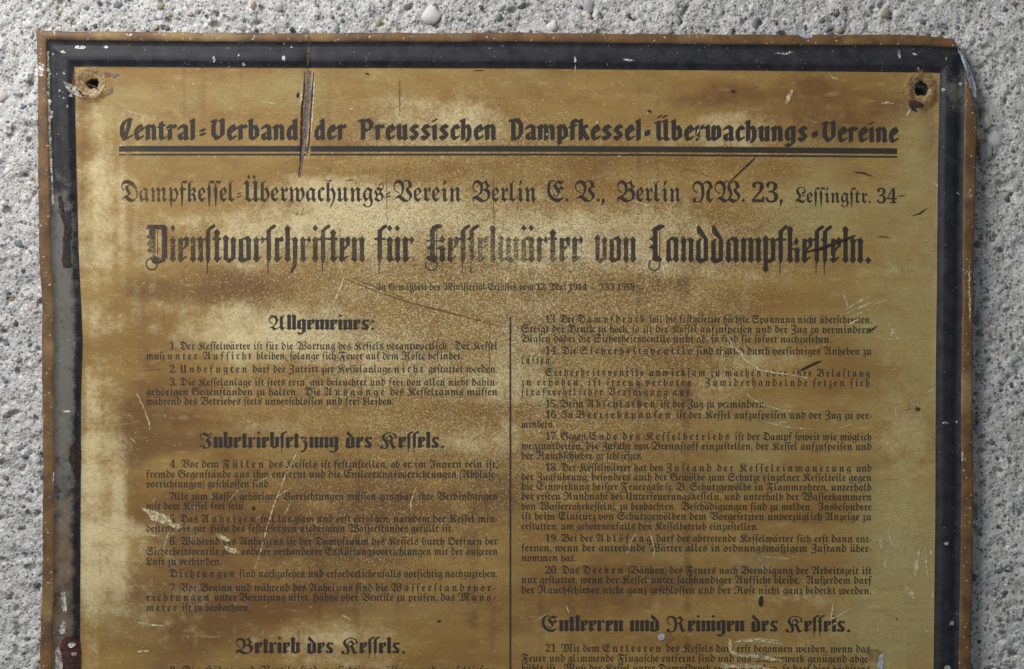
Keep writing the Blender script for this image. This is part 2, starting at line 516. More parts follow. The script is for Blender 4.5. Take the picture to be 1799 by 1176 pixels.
DARK = [(450, 900, 250, 180, .34), (430, 1060, 320, 90, .32), (1150, 1000, 250, 110, .28), (1100, 900, 160, 60, .22), (750, 870, 160, 50, .30), (250, 680, 40, 120, .25), (1560, 430, 60, 60, .25), (1330, 520, 140, 30, .30), (1000, 285, 260, 16, .3), (235, 800, 26, 90, .55), (280, 780, 90, 26, .45), (250, 510, 60, 26, .30), (400, 510, 150, 24, .42), (620, 300, 300, 10, .35), (1150, 505, 80, 18, .45),
        (1200, 165, 300, 30, .50), (1450, 170, 90, 50, .45), (1500, 215, 110, 20, .35), (1280, 1010, 280, 22, .20), (700, 900, 160, 24, .25), (560, 1060, 220, 30, .35),
        (330, 1130, 90, 50, .50), (870, 850, 60, 50, .35), (1130, 1030, 160, 30, .35), (1590, 500, 30, 60, .30), (1630, 220, 18, 90, .55), (1600, 185, 60, 30, .40),
        (150, 180, 18, 40, .35), (146, 330, 10, 130, .45), (1300, 840, 120, 30, .25), (1100, 700, 160, 30, .18), (360, 890, 120, 90, .16), (890, 1120, 60, 60, .25)]
GRIT = [(850, 420, 330, 110, .95), (1000, 560, 260, 110, .90), (650, 600, 180, 120, .70), (800, 230, 260, 60, .60), (750, 780, 240, 170, .62),
        (1050, 760, 150, 120, .72), (1250, 420, 160, 90, .55), (420, 450, 160, 90, .35), (1300, 250, 200, 60, .30), (640, 960, 180, 90, .40), (1250, 620, 120, 90, .5)]


def wear_field(x, y):
    n = fbm(x, y, 85, 4, 51) - 0.5
    st = fbm(x * 0.35, y * 2.0, 60, 3, 61) - 0.5
    big = fbm(x, y, 210, 4, 57) - 0.5
    p = blobs(x, y, PALE) + 0.55 * n + 0.35 * st + 0.45 * big
    p = p + 0.30 * (vnoise(x, y * 0.05, 12, 5) - 0.5) * sstep(300, 180, x) + 0.12 * (vnoise(x, y * 0.04, 21, 45) - 0.5)
    o = 0.10 + blobs(x, y, OLIVE) + 1.0 * (fbm(x, y, 130, 4, 71) - 0.5)
    dk = blobs(x, y, DARK) + 0.5 * (fbm(x, y, 70, 4, 81) - 0.5)
    dk = dk + 0.45 * (fbm(x * 0.5, y * 1.8, 40, 4, 83) - 0.5) + 0.8 * (fbm(x * 0.6, y * 1.6, 190, 4, 87) - 0.44)
    run = vnoise(x, y * 0.03, 17, 23)                      # faint runs down the sheet
    dk = dk + 0.28 * sstep(0.72, 0.95, run)
    return np.stack([np.clip(p, 0, 1), np.clip(o, 0, 1), np.clip(dk, 0, 1)], 1)


def grit_field(x, y):
    return np.clip(blobs(x, y, GRIT) * 0.8 + 0.30 * (fbm(x, y, 60, 4, 91) - 0.62), 0, 1)


def wear_border(x, y):
    left = sstep(150, 120, x)
    g = left * np.interp(y, [100, 250, 340, 400, 700, 1000, 1176], [0.0, 0.12, 0.45, 0.72, 0.72, 0.45, 0.45])
    g = g * np.where((np.abs(x - 119) < 7) & (y > 370) & (y < 470), 0.35, 1.0)
    b = left * np.interp(y, [560, 760, 900, 1176], [0.0, 0.25, 0.55, 0.65])
    r = blobs(x, y, [(1680, 160, 26, 42, .6), (1600, 90, 60, 20, .25), (200, 100, 50, 14, .25)])
    return np.stack([np.clip(g + r, 0, 1), np.clip(b, 0, 1), np.zeros_like(x)], 1)


o_field, used = zone('printed_face', inF, M_FIELD)
add_wear(o_field, used, wear_field, grit_field)
o_border, used = zone('black_border', ~inF & ~inR, M_BORDER)
add_wear(o_border, used, wear_border)
o_border['label'] = 'raised black lacquered border, scuffed and greyed down its left side'
o_rim, used = zone('brown_rim', inR, M_RIM)

# the sheet's edge and back
per = [k for k in range(nu)] + [i * nu + nu - 1 for i in range(1, nv)] + [(nv - 1) * nu + k for k in range(nu - 2, -1, -1)] + [i * nu for i in range(nv - 2, 0, -1)]
TH = 4.0
ev, ef = [], []
for k in per:
    a = VERT[k]
    ev.append(a)
    ev.append((a[0], a[1] + TH * S, a[2]))
n = len(per)
for k in range(n):
    a, b = 2 * k, 2 * ((k + 1) % n)
    ef.append((a, b, b + 1, a + 1))
ef.append([2 * k + 1 for k in range(n)])
M_EDGE = mat_flat('dark_sheet_edge', (0.020, 0.015, 0.012), (0.06, 0.040, 0.028), 9, 0.7, 0.3)
link('sheet_edge', ev, ef[:-1], M_EDGE, sign)
# hole collars: short torn tubes through the sheet
for cx, cy, rx, ry, sd in HOLES:
    vv, ff = [], []
    m = 28
    for k in range(m):
        a = 2 * math.pi * k / m
        e = 1 + 0.16 * math.sin(2 * a + sd) + 0.10 * math.sin(5 * a + sd * 2)
        x0, y0 = cx + rx * e * math.cos(a) * 1.04, cy + ry * e * math.sin(a) * 1.04
        x1, y1 = cx + rx * e * math.cos(a) * 0.93, cy + ry * e * math.sin(a) * 0.93
        vv.append(P(x0, y0, float(hf(x0, y0)) - 0.2))
        vv.append(P(x1, y1, float(hf(x0, y0)) - 7.5))
    for k in range(m):
        a, b = 2 * k, 2 * ((k + 1) % m)
        ff.append((a, b, b + 1, a + 1))
    link('hole_collar', vv, ff, M_EDGE, sign, True)


# ------------------------------------------------------------------ lettering
def union2d(polys, minus=()):
    """triangles of the union of convex or plain polygons, less the polygons of minus"""
    vs_, fs_ = [], []
    for p in list(polys) + list(minus):
        if sum(p[i - 1][0] * p[i][1] - p[i][0] * p[i - 1][1] for i in range(len(p))) < 0:
            p = p[::-1]
        fs_.append(list(range(len(vs_), len(vs_) + len(p))))
        vs_ += [Vector((float(a), float(b))) for a, b in p]
    ov, oe, of, _, _, src = delaunay_2d_cdt(vs_, [], fs_, 1, 1e-5)
    k = len(polys)
    tris = [f for f, s in zip(of, src) if s and not any(i >= k for i in s)]
    us_ = sorted({i for f in tris for i in f})
    re2 = {a: b for b, a in enumerate(us_)}
    return np.array([(ov[i].x, ov[i].y) for i in us_]), [tuple(re2[i] for i in f) for f in tris]


def hull(pts):
    pts = sorted(set((round(a, 5), round(b, 5)) for a, b in pts))
    def half(ps):
        o = []
        for p in ps:
            while len(o) > 1 and (o[-1][0] - o[-2][0]) * (p[1] - o[-2][1]) - (o[-1][1] - o[-2][1]) * (p[0] - o[-2][0]) <= 0:
                o.pop()
            o.append(p)
        return o
    return half(pts)[:-1] + half(pts[::-1])[:-1]


def pen(pts, w=8.1, t=2.5, ang=27):
    """a broad nib drawn along a polyline"""
    ca, sa = math.cos(math.radians(ang)), math.sin(math.radians(ang))
    nib = [(sx * w / 2 * ca - sy * t / 2 * sa, sx * w / 2 * sa + sy * t / 2 * ca) for sx in (-1, 1) for sy in (-1, 1)]
    return [hull([(p[0] + a, p[1] + b) for p in (pts[i], pts[i + 1]) for a, b in nib]) for i in range(len(pts) - 1)]


R1 = {
    'n': ([[(3, 24), (6, 27.6), (6, 3.4)], [(7, 23), (13, 27.6), (16.8, 23.5), (16.8, 5), (18.5, 3.4)]], 23.5),
    'm': ([[(3, 24), (6, 27.6), (6, 3.4)], [(7, 23), (13, 27.6), (16.8, 23.5), (16.8, 3.4)], [(18, 23), (24, 27.6), (27.8, 23.5), (27.8, 5), (29.5, 3.4)]], 34.5),
    'e': ([[(12, 27.6), (6.2, 21), (5.4, 12), (7, 6), (10.5, 3.4), (16, 8)], [(12, 27.6), (16, 20.5), (8, 14.5)]], 20),
    't': ([[(6, 32), (6, 6.5), (8.5, 3.4), (12.5, 6)], [(2.5, 25.5), (11, 27)]], 15.5),
    'r': ([[(3, 24), (6, 27.6), (6, 3.4)], [(8, 22.5), (13, 27.6), (15.5, 24)]], 18.5),
    'a': ([[(4.5, 22.5), (9, 27.6), (15.6, 24.5), (15.6, 5), (18, 3.4)], [(15, 16.5), (6, 12.5), (5.2, 7), (9, 3.4), (15, 8)]], 22),
    'l': ([[(3.5, 36), (6, 37.6), (6, 3.4)]], 12.5),
    'b': ([[(3.5, 36), (6, 37.6), (6, 7), (11, 3.4), (17, 9), (17, 20), (13, 26.8), (7, 21)]], 23),
    'd': ([[(14, 36), (16.8, 37.6), (16.8, 5.5), (18.5, 3.4)], [(16.5, 21), (10.5, 27), (5.4, 18), (5.4, 9), (9, 3.4), (16, 9)]], 23.5),
    'u': ([[(3.5, 25.5), (6, 27.6), (6, 8), (9, 3.4), (16, 8)], [(14.5, 26), (16.8, 27.6), (16.8, 5), (18.5, 3.4)]], 23.5),
    's': ([[(15.5, 24), (10, 27.6), (5.6, 21.5), (15.2, 10.5), (9.5, 3.4), (4.4, 8)]], 20.5),
    'i': ([[(3.5, 25.5), (6, 27.6), (6, 5), (7.5, 3.4)], [(4.5, 35.5), (8, 37)]], 12.8),
    'c': ([[(15.5, 23), (11, 27.6), (5.6, 20), (5.6, 9), (9.5, 3.4), (15, 8)]], 18.5),
    'h': ([[(3.5, 36), (6, 37.6), (6, 3.4)], [(7, 22), (13, 27.6), (17, 21), (17, 8), (13, 0.5)]], 23.5),
    'p': ([[(3.5, 25.5), (6, 27.6), (6, -4.5)], [(6, 21.5), (12, 27.6), (17, 20.5), (17, 9), (11, 3.4), (6, 8)]], 23),
    'f': ([[(13, 34), (9.5, 37.6), (6, 33), (6, 3.4)], [(2.5, 25.5), (11.5, 27)]], 15),
    'k': ([[(3.5, 36), (6, 37.6), (6, 3.4)], [(7, 16), (13.5, 27.6), (16.5, 24.5)], [(10, 18), (16, 7), (18.5, 3.4)]], 22),
    'w': ([[(3, 25), (6, 28.5), (6, 8.5), (9, 3.4), (16, 8)], [(16, 27.6), (16, 8), (18.5, 3.4), (26, 9)], [(22.5, 27.6), (26, 22.5), (26, 10), (19, 3.4)]], 32),
    'g': ([[(16.5, 25), (10.5, 27.6), (5.4, 20), (5.4, 10), (9, 4.5), (16, 9)], [(14.5, 26), (16.8, 27.6), (16.8, 0), (11, -5.5), (4.5, -3.5)]], 23.5),
    'V': ([[(3.5, 35), (9, 36), (6, 26), (6, 12), (13, 3.4), (21, 11)], [(18, 36.5), (22, 37.6), (22, 11), (13, 3.4)]], 28.5),
    'C': ([[(20.5, 36), (16.5, 38.5), (10, 34.5), (5.6, 26), (5.6, 12), (9.5, 3.4), (13, 3.4), (21, 9)], [(18.5, 36), (16.5, 24), (10.5, 6)]], 25),
    'P': ([[(8, 36), (8, 3.4)], [(2.5, 36), (12, 35), (16, 37.6), (22.5, 32), (22.5, 23), (15, 17.5), (10.5, 20)]], 28.5),
    'D': ([[(8, 36), (8, 3.4)], [(2.5, 36), (15, 37.6), (21.5, 29), (21.5, 12), (14, 3.4), (7, 3.4)]], 28),
    'U': ([[(2.8, 33.5), (7, 34.5), (7, 9), (10.5, 3.4), (19.5, 8)], [(15, 36), (20, 37.6), (20, 4.5), (24, 3.4)], [(8, 43.5), (10, 45)], [(17.5, 43.5), (19.5, 45)]], 28.5),
    '=': ([[(4, 19), (9, 19)], [(4, 12), (9, 12)]], 15),
    '-': ([[(5, 12), (8.5, 12)], [(5, 15), (8.5, 15)], [(5, 18), (8.5, 18)], [(5, 12), (5, 18)], [(8.5, 12), (8.5, 18)]], 15),
}


HW, DW = 4.1, 5.9


def stem(x, y0=0, y1=47, hw=None, dw=None, dh=7.0, top=True, bot=True):
    hw, dw = hw or HW, dw or DW
    p = []
    if bot:
        p += [(x - hw, y0 + dh + 4.5), (x - dw, y0 + dh - 0.5), (x, y0), (x + dw, y0 + dh - 0.5), (x + hw, y0 + dh + 4.5)]
    else:
        p += [(x - hw, y0), (x + hw, y0)]
    if top:
        p += [(x + hw, y1 - dh - 4.5), (x + dw, y1 - dh + 0.5), (x, y1), (x - dw, y1 - dh + 0.5), (x - hw, y1 - dh - 4.5)]
    else:
        p += [(x + hw, y1), (x - hw, y1)]
    return p


def dia(x, y, a=5.4, b=7.0):
    return [(x - a, y), (x, y - b), (x + a, y), (x, y + b)]


def hair(x0, y0, x1, y1, t=1.9):
    l_ = math.hypot(x1 - x0, y1 - y0)
    a, b = -(y1 - y0) / l_ * t / 2, (x1 - x0) / l_ * t / 2
    return [(x0 - a, y0 - b), (x1 - a, y1 - b), (x1 + a, y1 + b), (x0 + a, y0 + b)]


def rect(a, b, c, d_):
    return [(a, b), (c, b), (c, d_), (a, d_)]


def ring(cx, cy, r, t, a0=0, a1=360, m=14):
    out = []
    for k in range(m):
        p, q = math.radians(a0 + (a1 - a0) * k / m), math.radians(a0 + (a1 - a0) * (k + 1) / m)
        out.append([(cx + (r - t) * math.cos(p), cy + (r - t) * math.sin(p)), (cx + r * math.cos(p), cy + r * math.sin(p)),
                    (cx + r * math.cos(q), cy + r * math.sin(q)), (cx + (r - t) * math.cos(q), cy + (r - t) * math.sin(q))])
    return out


def textura():
    LONG = [rect(2, 6, 10, 58), [(2, 6), (10, 6), (6, -1)], [(2, 56), (10, 56), (14, 60), (10, 65)], [(8, 60), (14, 59), (20, 64), (17, 68), (12, 66)],
            [(3.4, 8), (6.2, 8), (5.2, -19), (3.9, -19)], [(-2.5, 42), (2.5, 46), (2.5, 38)]]
    R3 = {
        'i': ([stem(6), dia(6, 61, 5, 6.5)], 14),
        'n': ([stem(6), stem(19.6), hair(9, 40, 16, 44)], 27),
        'm': ([stem(6), stem(19.6), stem(33.2), hair(9, 40, 16, 44), hair(22, 40, 29, 44)], 40.5),
        'u': ([stem(6), stem(19.6), hair(8, 3.5, 17, 8)], 27),
        'r': ([stem(6), dia(17, 40, 4.6, 7.5), hair(8, 42, 15, 40), hair(8, 3.5, 14.5, 11, 2.2)], 22.5),
        'e': ([stem(6, 0, 44, top=False), [(2, 44), (10, 41), (16.5, 47), (21.5, 43), (20, 30), (13.5, 27), (13.5, 37), (8, 40)], hair(8, 22, 16, 31, 4.0), hair(7, 3.5, 16.5, 12, 3.4)], 22.5),
        'o': ([stem(6, 0, 42, top=False), stem(19.6, 5, 47, bot=False), [(2, 41), (19.6, 48), (23, 41), (10, 40)], [(2, 7), (6, 0), (23.7, 5), (16, 9)]], 27.5),
        'a': ([stem(6, 0, 36, top=False), stem(19.6), [(2, 35), (3, 40), (13, 47.5), (21, 44), (17, 40), (10, 40), (8, 35)], hair(8, 4, 17, 9)], 27.5),
        'v': ([stem(6, 5, 50, bot=False), stem(19.6, 6, 47, bot=False), [(2, 7), (11, -1), (23.7, 7), (16, 9), (10, 8)]], 27.5),
        'w': ([stem(6, 5, 50, bot=False), stem(19.6), stem(33.2, 6, 47, bot=False), [(2, 7), (8, 1), (17, 8), (10, 8)], [(16, 6), (25, -1), (37.3, 7), (30, 9), (23, 9)]], 41),
        't': ([stem(7, 0, 60), rect(-1, 40, 15, 44.5), hair(9, 3.5, 16, 11, 2.4)], 17),
        'l': ([stem(6, 0, 67), [(0, 61), (3, 66), (6, 60)]], 13.5),
        'k': ([stem(6, 0, 67), dia(17.5, 39, 5, 8), hair(9, 34, 17, 36), rect(8, 24, 19, 27), stem(19, 0, 30, 4, 5.4, 6)], 26.5),
        'b': ([stem(6, 5, 67, bot=False), stem(19.6, 6, 47, bot=False), [(2, 7), (11, -1), (23.7, 7), (16, 9), (10, 8)], hair(9, 40, 16, 44)], 27.5),
        'd': ([stem(6, 0, 40, top=False), stem(19.6, 5, 42, top=False, bot=False), [(2, 7), (9, -1), (23.7, 5), (16, 9)], [(2, 38), (9, 44), (14, 42), (8, 38)], [(15.5, 42), (23.7, 41), (20, 48), (7, 68), (3, 64), (3, 54)]], 27.5),
        'h': ([stem(6, 0, 67), stem(19.6, 6, 47, bot=False), hair(9, 40, 16, 44), [(15.5, 8), (23.7, 8), (22, -6), (13, -19), (10.5, -17), (15.5, -5)]], 27.5),
        'ſ': (LONG, 15),
        'f': (LONG + [rect(-3.5, 40, 16, 44)], 17),
        'p': ([stem(6, -17, 50), stem(19.6, 5, 47, bot=False), hair(9, 40, 16, 44), [(8, 2), (12, 0), (23.7, 5), (16, 9), (8, 7)]], 27.5),
        'c': ([stem(6, 0, 44, top=False), [(2, 44), (9, 42), (15, 48), (19, 40), (14, 36)], hair(8, 3.5, 15, 11, 2.4)], 19),
        'g': ([stem(6, 3, 42, top=False), stem(19.6, -6, 47, bot=False), [(2, 41), (19.6, 48), (23, 41), (10, 40)], hair(8, 5, 17, 9), [(15.5, -6), (23.7, -6), (14, -17), (4, -17), (0, -10), (5, -8), (13, -11)]], 27.5),
        's': ([[(2, 36), (9, 47), (15, 42), (10, 32), (20, 20), (22, 10), (15, 0), (8, 7), (12, 14), (3, 26)], dia(18, 40, 5, 7), hair(11, 43, 17, 42), dia(5, 8, 5, 7), hair(6, 5, 14, 3)], 25),
        'z': ([dia(5.5, 41, 5, 6), hair(5, 43, 19, 40, 5), hair(18, 40, 8, 27, 2.6), [(7, 26), (15, 31), (21, 22), (20, 4), (11, -14), (3, -17), (2, -11), (9, -7), (12, 6), (12, 20)]], 25),
        '.': ([dia(7, 6, 6, 6.5)], 15),
        ':': ([dia(7, 6, 6, 6.5), dia(7, 36, 6, 6.5)], 15),
        'D': ([[(0, 58), (4, 67), (34, 67), (39, 63), (39, 9), (34, 2), (29, 6), (29, 58), (6, 60)], rect(6, 17, 18, 60), [(0, 46), (6, 50), (6, 42)], [(0, 34), (6, 38), (6, 30)], [(1, 22), (6, 26), (6, 18)],
               rect(20.6, 10, 22.4, 60), [(29, 8), (34, 2), (20, -3), (12, 0), (8, 8), (14, 16), (20, 10)]] + ring(11, -2, 11.5, 2.6), 43),
        'K': ([rect(10, 12, 19, 58), [(10, 56), (19, 56), (30, 62), (33, 66), (27, 68), (22, 68), (14, 64)], rect(21.3, 4, 22.9, 60), rect(4, 37, 30, 40), [(3, 26), (10, 30), (10, 22)], dia(32, 41, 5.5, 7.5), hair(23, 24, 30, 30),
               stem(32, 0, 31, 4.2, 5.8, 6), [(10, 12), (19, 14), (25, 8), (18, 0), (8, 4), (3, 8), (6, 13)]] + ring(13, -3, 11.5, 2.6, 150, 420), 40),
        'L': ([rect(10, 12, 19, 58), [(6, 56), (19, 56), (30, 62), (33, 66), (27, 68), (22, 68), (14, 64)], rect(22, 4, 23.6, 60), [(3, 42), (10, 46), (10, 38)], [(2, 28), (10, 32), (10, 24)],
               [(10, 12), (19, 14), (28, 7), (24, 2), (16, 2), (8, 6)]] + ring(13, -3, 11.5, 2.6, 130, 420), 33),
    }
    for a, b in (('ä', 'a'), ('ü', 'u'), ('ö', 'o')):
        R3[a] = (R3[b][0] + [dia(6, 61, 4.8, 6), dia(19, 61, 4.8, 6)], R3[b][1])
    return R3


R3 = textura()
HW, DW = 5.2, 6.9
R3B = textura()
del R3B['K']                   # the section headings have the plainer capital

GC = {}
_fc = bpy.data.curves.new('glyph', 'FONT')
_fc.resolution_u = 3
_fo = bpy.data.objects.new('glyph', _fc)
C.objects.link(_fo)
SPEC = {'C': 0x1D56E}


def raw(ch):
    _fc.body = ch
    bpy.context.view_layer.update()
    dg = bpy.context.evaluated_depsgraph_get()
    ob = _fo.evaluated_get(dg)
    me = ob.to_mesh()
    v = np.array([(p.co.x, p.co.y) for p in me.vertices])
    f = [tuple(p.vertices) for p in me.polygons]
    ob.to_mesh_clear()
    return v, f


def fraktur(c):
    """a bold black-letter glyph, its left edge at 0: (verts, faces, width); unit = font size"""
    if c in GC:
        return GC[c]
    base = {'ä': 'a', 'ö': 'o', 'ü': 'u', 'Ü': 'U', 'ß': 'z', 'ſ': 'f'}.get(c, c)
    if 'A' <= base <= 'Z':
        u = chr(0x1D56C + ord(base) - 65)
    elif 'a' <= base <= 'z':
        u = chr(0x1D586 + ord(base) - 97)
    elif '0' <= base <= '9':
        u = chr(0x1D7CE + ord(base) - 48)
    else:
        u = None
    if u:
        v, f = raw(u)
    elif c == '.':
        v, f = union2d([dia(.07, .06, .075, .07)])
    elif c == ',':
        v, f = union2d([dia(.08, .06, .075, .07), [(.03, .05), (.15, .06), (.06, -.13), (.03, -.12)]])
    elif c == '-':
        v, f = union2d([[(0, .23), (.18, .28), (.19, .33), (.01, .28)], [(0, .12), (.18, .17), (.19, .22), (.01, .17)]])
    elif c == '—':
        v, f = union2d([rect(0, .19, .75, .235)])
    elif c in '()':
        s = 1 if c == '(' else -1
        v, f = union2d([[(s * (.16 - .14 * math.cos(a)), .25 + .45 * math.sin(a)), (s * (.16 - .14 * math.cos(b)), .25 + .45 * math.sin(b)),
                         (s * (.19 - .09 * math.cos(b)), .25 + .42 * math.sin(b)), (s * (.19 - .09 * math.cos(a)), .25 + .42 * math.sin(a))]
                        for a, b in [(-1.3 + .37 * k, -1.3 + .37 * (k + 1)) for k in range(7)]])
    else:
        v, f = union2d([dia(.1, .1, .05, .05)])
    if c == 'ſ':
        xh = XH
        mid = v[(v[:, 1] < xh * 0.75)]
        right = mid[:, 0].max()
        v, f = union2d([[tuple(v[k]) for k in q] for q in f], [rect(right + .005, xh - .12, right + 1, xh + .05)])
    if c == 'ß':
        lv, lf, lw = fraktur('ſ')
        zv = v - [v[:, 0].min() - lw * 0.62, 0]
        f = list(lf) + [tuple(k + len(lv) for k in q) for q in f]
        v = np.concatenate([lv, zv])
    if c in 'äöüÜ':
        x0, x1, top = v[:, 0].min(), v[:, 0].max(), v[:, 1].max()
        y = max(top + .10, XH + .15)
        m = (x0 + x1) / 2
        dv, df = union2d([dia(m - .11, y, .07, .085), dia(m + .11, y, .07, .085)])
        f = list(f) + [tuple(k + len(v) for k in q) for q in df]
        v = np.concatenate([v, dv])
    x0 = v[:, 0].min()
    v = v - [x0, 0]
    GC[c] = (v, [tuple(q) for q in f], float(v[:, 0].max()))
    return GC[c]


XH = 0.5
XH = float(raw(chr(0x1D586 + ord('n') - 97))[0][:, 1].max())
CAPH = float(raw(chr(0x1D56C + ord('D') - 65))[0][:, 1].max())


def pen_glyph(tab, c):
    key = (id(tab), c)
    if key not in GC:
        pl, adv = tab[c]
        if tab is R1:
            pl = [q for st in pl for q in pen(st)]
        v, f = union2d(pl)
        GC[key] = (v, f, adv)
    return GC[key]


FADE = [(330, 430, 150, 60, -.16), (330, 340, 160, 40, -.14), (300, 230, 130, 50, -.16), (250, 430, 70, 40, -.16), (300, 425, 60, 20, -.12), (640, 440, 200, 40, -.10), (870, 440, 70, 30, -.30), (980, 450, 60, 40, -.14), (1060, 450, 60, 40, -.14),
        (250, 335, 45, 30, -.28), (225, 255, 30, 40, -.22), (230, 272, 60, 8, -.2), (275, 620, 70, 22, -.38), (320, 612, 60, 14, -.15), (1110, 575, 100, 26, -.26), (1210, 575, 60, 24, -.30), (1240, 600, 60, 18, -.24),
        (1000, 668, 110, 24, -.14), (1130, 690, 120, 20, -.12), (980, 730, 70, 24, -.22), (1060, 800, 80, 14, -.20), (980, 845, 80, 60, -.10),
        (1400, 440, 200, 60, .10), (1300, 230, 300, 40, .10), (640, 230, 120, 40, .08), (690, 820, 180, 60, .06), (300, 1010, 90, 70, -.08), (1010, 255, 90, 20, -.15), (1440, 865, 160, 160, .06), (760, 345, 60, 20, -.14), (440, 680, 240, 40, .02)]


def fade(x, y, base):
    return np.clip(base + blobs(x, y, FADE) + 0.30 * (fbm(x, y, 46, 3, 15) - 0.5) - 0.16 * grit_field(x, y), 0.02, 1.0)


def bend_y(x, y):
    """the sheet's bow: lines sink slightly towards the right"""
    return y + 5.5 * np.clip((x - 900) / 680.0, 0, 2) ** 1.6 * np.interp(y, [200, 360, 560], [1, .45, .3])


def emit(name, pieces, base=0.8, lift=0.22, bend=True):
    """pieces: (verts in photo px, faces) -> one printed line, lying on the plate"""
    vv = np.concatenate([p[0] for p in pieces])
    ff, k = [], 0
    for v, f in pieces:
        ff += [tuple(i + k for i in q) for q in f]
        k += len(v)
    x, y = vv[:, 0], vv[:, 1]
    if bend:
        y = bend_y(x, y)
    # keep faces turned to the camera
    o = link(name, px_verts(x, y, hf(x, y) + lift).tolist(), ff, M_PRINT, sign)
    at = o.data.attributes.new('fade', 'FLOAT', 'POINT')
    at.data.foreach_set('value', np.ascontiguousarray(fade(x, y, base), dtype=np.float32))
    return o


def set_line(name, text, x0, x1, yb, xh, tab=None, base=0.8, sx=1.0, gap=None, track=0.0, space=None, keep=False):
    """sets text between x0 and x1 with its baseline at yb; <...> marks letter-spaced words"""
    items, sparse = [], False
    for c in text:
        if c == '<':
            sparse = True
        elif c == '>':
            sparse = False
        else:
            items.append((c, sparse))
    lst, x = [], 0.0
    if tab is None:
        k = xh / XH
        g = (0.050 if gap is None else gap) * k
        sp = (0.26 if space is None else space) * k
    for c, s in items:
        if c == ' ':
            lst.append((None, x, s))
            x += (sp if tab is None else space) + (0.0 if not s else (sp * 0.3 if tab is None else 0))
            continue
        if tab is not None and c in tab:
            v, f, adv = pen_glyph(tab, c)
            kk = xh
            lst.append(((v * kk, f), x, s))
            x += adv * kk + track
        else:
            k = (xh / XH) if tab is None else xh * 47 / XH
            v, f, w = fraktur(c)
            if tab is not None:
                v, w = v * [0.66, 0.92], w * 0.66
            lst.append(((v * k, f), x, s))
            gg = (0.050 if gap is None else gap) * k
            x += w * (0.70 if c == 'ſ' else 0.86 if c == 'f' else 1) * k + gg + (0.20 * k if s else 0) + track
            if tab is None and c == 'c':
                x -= gg * 0.6
    nat = x
    nsp = sum(1 for q in lst if q[0] is None)
    width = x1 - x0
    if keep or nsp == 0 or nat * sx > width:
        f_, add = width / nat, 0.0
    else:
        f_ = sx
        add = (width - nat * sx) / nsp
        if add > 12 and tab is None:          # widen the letters too rather than open rivers
            f_ = min(sx * 1.14, (width - 12 * nsp) / nat)
            add = (width - nat * f_) / nsp
    pieces, off = [], 0.0
    for q, xx, s in lst:
        if q is None:
            off += add
            continue
        v, f = q
        pieces.append((np.stack([x0 + off + (xx + v[:, 0]) * f_, yb - v[:, 1]], 1), f))
    if name is None:
        return pieces
    return emit(name, pieces, base)


def set_words(name, words, yb, xh, tab=None, base=0.8, **kw):
    pieces = []
    for w_, a, b in words:
        pieces += set_line(None, w_, a, b, yb, xh, tab, base, keep=True, **kw)
    return emit(name, pieces, base)


# headings
H1 = set_words('heading_line', [('Central', 209, 345), ('=', 350, 364), ('Verband', 369, 525), ('der', 551, 609), ('Preussischen', 630, 873), ('Dampfkessel', 894, 1128), ('-', 1131, 1145), ('Uberwachungs', 1150, 1420),
                                ('-', 1425, 1439), ('Vereine', 1443, 1579)], 248, 1.0, R1, 0.84)
H1['label'] = 'bold black heading naming the central association'
set_words('heading_line', [('Dampfkeſſel', 213, 414), ('-', 416, 425), ('Überwachungs', 428, 676), ('-', 678, 688), ('Verein', 691, 812), ('Berlin', 830, 944), ('E.', 961, 1001), ('V.,', 1010, 1065),
                           ('Berlin', 1084, 1198), ('NW.', 1216, 1311), ('23,', 1321, 1378)], 354.5, 26.0, None, 0.78, gap=0.045)
set_line('heading_line', 'Leſſingſtr. 34', 1397, 1577, 355, 19.5, None, 0.85, gap=0.045, space=0.26, keep=True)
set_words('heading_line', [('Dienſtvorſchriften', 256, 643), ('für', 661, 729), ('Keſſelwärter', 745, 1026), ('von', 1044, 1119), ('Landdampfkeſſeln.', 1137, 1533)], 462, 1.0, R3, 0.70)
set_line('subtitle_line', 'In Gemäßheit des Miniſterial-Erlaſſes vom 12. Mai 1914 — III 1559 —', 661, 1132, 510, 8.8, None, 1.0, keep=True)

SUB = [('Allgemeines:', 472, 660, 580.5, .42), ('Inbetriebſetzung des Keſſels.', 350, 783, 788, .45), ('Betrieb des Keſſels.', 414, 714, 1149, .45), ('Entleeren und Reinigen des Keſſels.', 952, 1496, 1110, .45)]
for s, a, b, y, k in SUB:
    set_line('section_heading', s, a, b, y, k, R3B, 0.90, space=17 * k, keep=True)

